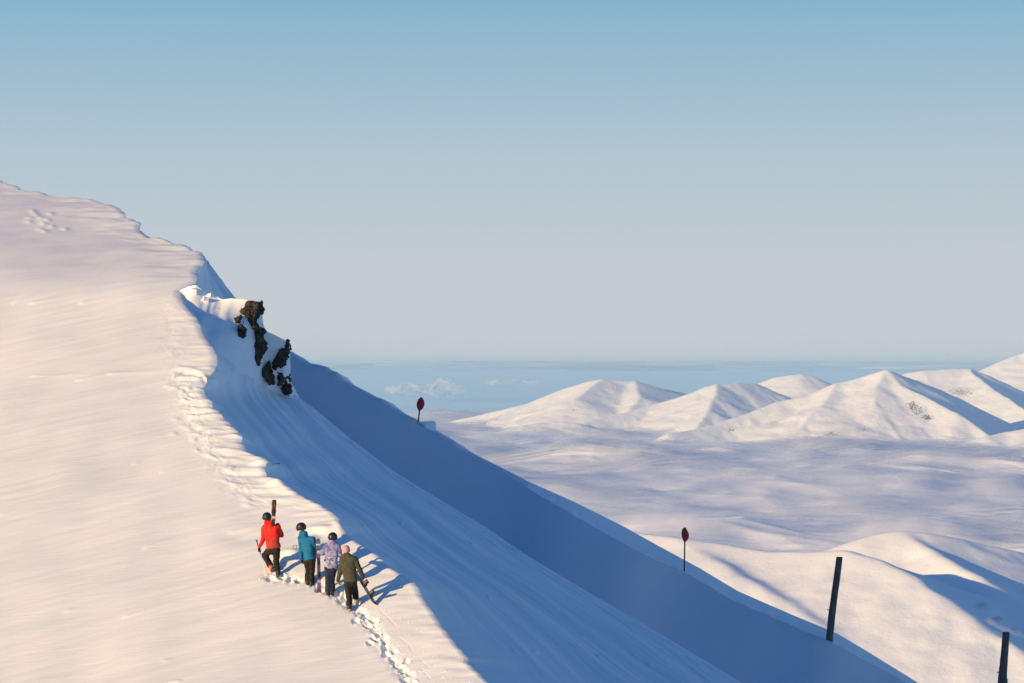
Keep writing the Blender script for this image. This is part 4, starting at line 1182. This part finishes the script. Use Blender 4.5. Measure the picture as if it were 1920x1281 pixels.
ski('orange based ski partly hidden behind the lavender jacket sleeve', c0, np.array([.02, .93, .36]), (0.1, -.36, .93), 1.3, M['ski_orange'], .10, False, 'skis')
# snowboard
bl_ = wpt(olive[2], 655, 1140, 705.5, 1137, .05); bu_ = wpt(olive[2], 655, 1140, 652, 1052, .36)
dv = bu_ - bl_; Lb = float(np.linalg.norm(dv)); dv /= Lb
o = frame_obj('snowboard', bl_, dv, (1.0, -0.22, 0.5))
wb = lambda t: 0.27 * (0.9 + 0.25 * (t - .5) ** 2) * min(1, t / .12 + .02) ** 0.5 * min(1, (1 - t) / .12 + .02) ** 0.5
M['board'] = principled('board_top', (0.02, 0.025, 0.035), 0.3, 0.5)[0]; M['board_base'] = principled('board_base', (0.05, 0.14, 0.34), 0.35, 0.5)[0]
plank('deck', Lb, wb, 0.010, 0.05, 0.05, M['board'], o); bb = plank('base_sheet', Lb, lambda t: wb(t) * .99, 0.004, 0.05, 0.05, M['board_base'], o)
bb.location = (0, 0, -0.0065)
for t in (0.25, 0.47):
    y = t * Lb
    bd_ = rbox('binding', (-.12, y - .055, .0115), (.12, y + .055, .03), M['plastic'], o)
    V = []; Fc = []
    for i, zz in enumerate(np.linspace(.03, .22, 5)):
        for k in range(9):
            a = math.pi * (k / 8) 
            for rr_ in (.062 - .1 * (zz - .03) * .12, .054 - .1 * (zz - .03) * .12):
                V.append((-.10 - .35 * (zz - .03) * .3 - rr_ * math.sin(a) * .6, y + rr_ * math.cos(a), zz))
    def ix(i, k, r_): return (i * 9 + k) * 2 + r_
    for i in range(4):
        for k in range(8):
            Fc += [(ix(i, k, 0), ix(i, k + 1, 0), ix(i + 1, k + 1, 0), ix(i + 1, k, 0)), (ix(i, k, 1), ix(i + 1, k, 1), ix(i + 1, k + 1, 1), ix(i, k + 1, 1))]
    for k in range(8): Fc += [(ix(4, k, 0), ix(4, k + 1, 0), ix(4, k + 1, 1), ix(4, k, 1)), (ix(0, k, 0), ix(0, k, 1), ix(0, k + 1, 1), ix(0, k + 1, 0))]
    for k in (0, 8):
        for i in range(4): Fc.append((ix(i, k, 0), ix(i + 1, k, 0), ix(i + 1, k, 1), ix(i, k, 1)))
    mesh_obj('highback', V, Fc, M['plastic'], bd_)
    tube('ankle_strap', [(-.08, y - .06, .05), (-.05, y - .06, .11), (-.02, y, .135), (-.05, y + .06, .11), (-.08, y + .06, .05)], .013, M['plastic'], bd_, 8)
    tube('toe_strap', [(.07, y - .055, .025), (.08, y - .05, .07), (.085, y, .085), (.08, y + .05, .07), (.07, y + .055, .025)], .012, M['plastic'], bd_, 8)
tag(o, 'black snowboard with two bindings hanging from the olive walker hand', 'snowboard')

# twigs in the drift bank
p0 = lit_point(554, 1035); o = empty('twig', p0)
tube('stem', [(-.06, 0, -.05), (-.05, 0, .06), (-.03, .01, .10)], .006, M['boot_dark'], o, 5); tube('stem', [(.03, 0, -.05), (.04, 0, .05), (.03, 0, .09)], .006, M['boot_dark'], o, 5); tube('stem', [(-.10, 0, .06), (.0, 0, .09), (.10, .0, .085)], .006, M['boot_dark'], o, 5)
tag(o, 'thin dark twigs poking out of the bank between the red and teal walkers', 'twig')

# ------------------------------------------------------------------ kicked-up lumps of snow
r3 = random.Random(23); V = []; Fc = []
ico = np.array([(0, 0, 1), (.894, 0, .447), (.276, .851, .447), (-.724, .526, .447), (-.724, -.526, .447), (.276, -.851, .447), (.724, .526, -.447), (-.276, .851, -.447), (-.894, 0, -.447), (-.276, -.851, -.447), (.724, -.526, -.447), (0, 0, -1)])
icf = [(0,1,2),(0,2,3),(0,3,4),(0,4,5),(0,5,1),(1,6,2),(2,7,3),(3,8,4),(4,9,5),(5,10,1),(2,6,7),(3,7,8),(4,8,9),(5,9,10),(1,10,6),(11,7,6),(11,8,7),(11,9,8),(11,10,9),(11,6,10)]
def clod(px, py, r):
    p = lit_point(px, py); b0_ = len(V)
    for v in ico: V.append(p + v * r * np.array([r3.uniform(.7, 1.4), r3.uniform(.7, 1.4), r3.uniform(.55, 1.0)]) + np.array([0, 0, r * .25]))
    for f in icf: Fc.append(tuple(b0_ + k for k in f))
PA = np.array(PATH, float); cum = np.concatenate([[0], np.cumsum(np.hypot(*np.diff(PA, axis=0).T))])
for i in range(190):
    t = r3.uniform(0, cum[-2]); x = np.interp(t, cum, PA[:, 0]) + r3.gauss(0, 9); y = np.interp(t, cum, PA[:, 1]) + r3.gauss(0, 5)
    if y < 1320 and x < crest_x(y) - 6: clod(x, y, r3.choice([.008, .011, .015, .02, .026]))
for i in range(110):
    y = r3.uniform(480, 1275); x = r3.uniform(5, crest_x(y) - 20); clod(x, y, r3.choice([.006, .008, .012]))
for i in range(90):
    y = r3.uniform(1120, 1280); x = crest_x(y) - r3.uniform(10, 120); clod(x, y, r3.choice([.008, .012, .018]))
cl = mesh_obj('snow_clods', V, Fc, M['snow'], kind='stuff')
tag(cl, 'loose lumps of kicked up snow scattered along the fresh track', 'snow')


# ------------------------------------------------------------------ small far clouds beyond the mountains
def wisp_mat(name, a):
    m, n, l, b = principled(name, (0.92, 0.90, 0.90), 1.0, 0.0)
    t = tex_noise(n, l, 3.0, 4, 0.6, coord='Generated'); r = ramp(n, l, t.outputs[0], [(0.30, (0, 0, 0)), (0.75, (a, a, a))])
    l.new(r.outputs[0], b.inputs['Alpha'])
    return m
vm1 = wisp_mat('far_cloud_wisp', 0.42); vm2 = wisp_mat('far_bank_wisp', 0.85)
def far_cloud(label, px0, px1, py0, py1, Y, depth, mat, sd, name='cloud_puff', cat='cloud'):
    c = at((px0 + px1) / 2, (py0 + py1) / 2, Y); r = np.array([(px1 - px0) / 2 / F * Y, depth, (py1 - py0) / 2 / F * Y])
    n1_, n2_ = 48, 24; V = []; Fc = []
    for i in range(n2_ + 1):
        th = math.pi * i / n2_
        for k in range(n1_):
            ph = 2 * math.pi * k / n1_
            V.append((math.sin(th) * math.cos(ph), math.sin(th) * math.sin(ph), math.cos(th)))
    V = np.array(V)
    d = 1 + 0.38 * fbm3(V[:, 0] * 3.0, V[:, 1] * 3.0, V[:, 2] * 2.0, 3, sd)
    V = V * d[:, None] * r
    for i in range(n2_):
        for k in range(n1_):
            Fc.append((i * n1_ + k, i * n1_ + (k + 1) % n1_, (i + 1) * n1_ + (k + 1) % n1_, (i + 1) * n1_ + k))
    o = mesh_obj(name, V, Fc, mat); o.location = tuple(c)
    tag(o, label, cat, 'far clouds')
far_cloud('faint pinkish cloud puff left of the upper marker pole', 735, 800, 718, 742, 30000, 500, vm1, 3)
far_cloud('larger pinkish cloud puff right above the upper marker pole', 805, 862, 712, 746, 30000, 500, vm1, 5)
far_cloud('thin pale cloud streak between the puffs and the left mountain', 915, 1010, 709, 724, 32000, 600, vm1, 9)
far_cloud('long pale cloud bank along the left horizon', 540, 1240, 678, 694, 52000, 4000, vm2, 11, 'cloud_bank')
far_cloud('long grey cloud bank behind the far peaks', 1080, 2000, 679, 696, 54000, 4000, vm2, 13, 'cloud_bank')


# ------------------------------------------------------------------ haze
def box(name, lo, hi, mat, kind=None):
    v = [(x, y, z) for x in (lo[0], hi[0]) for y in (lo[1], hi[1]) for z in (lo[2], hi[2])]
    f = [(0, 1, 3, 2), (4, 6, 7, 5), (0, 4, 5, 1), (2, 3, 7, 6), (0, 2, 6, 4), (1, 5, 7, 3)]
    return mesh_obj(name, v, f, mat, smooth=False, kind=kind)
mh = bpy.data.materials.new('haze_air'); mh.use_nodes = True
hn = mh.node_tree.nodes; hl = mh.node_tree.links
hn.remove(hn['Principled BSDF'])
pv = hn.new('ShaderNodeVolumePrincipled')
pv.inputs['Color'].default_value = (0.56, 0.82, 1.0, 1)
pv.inputs['Density'].default_value = 3.0e-5
pv.inputs['Anisotropy'].default_value = 0.0
hl.new(pv.outputs[0], hn['Material Output'].inputs['Volume'])
box('haze', (-R_ - 10, -R_ - 10, -901), (R_ + 10, R_ + 10, 110), mh, 'stuff')
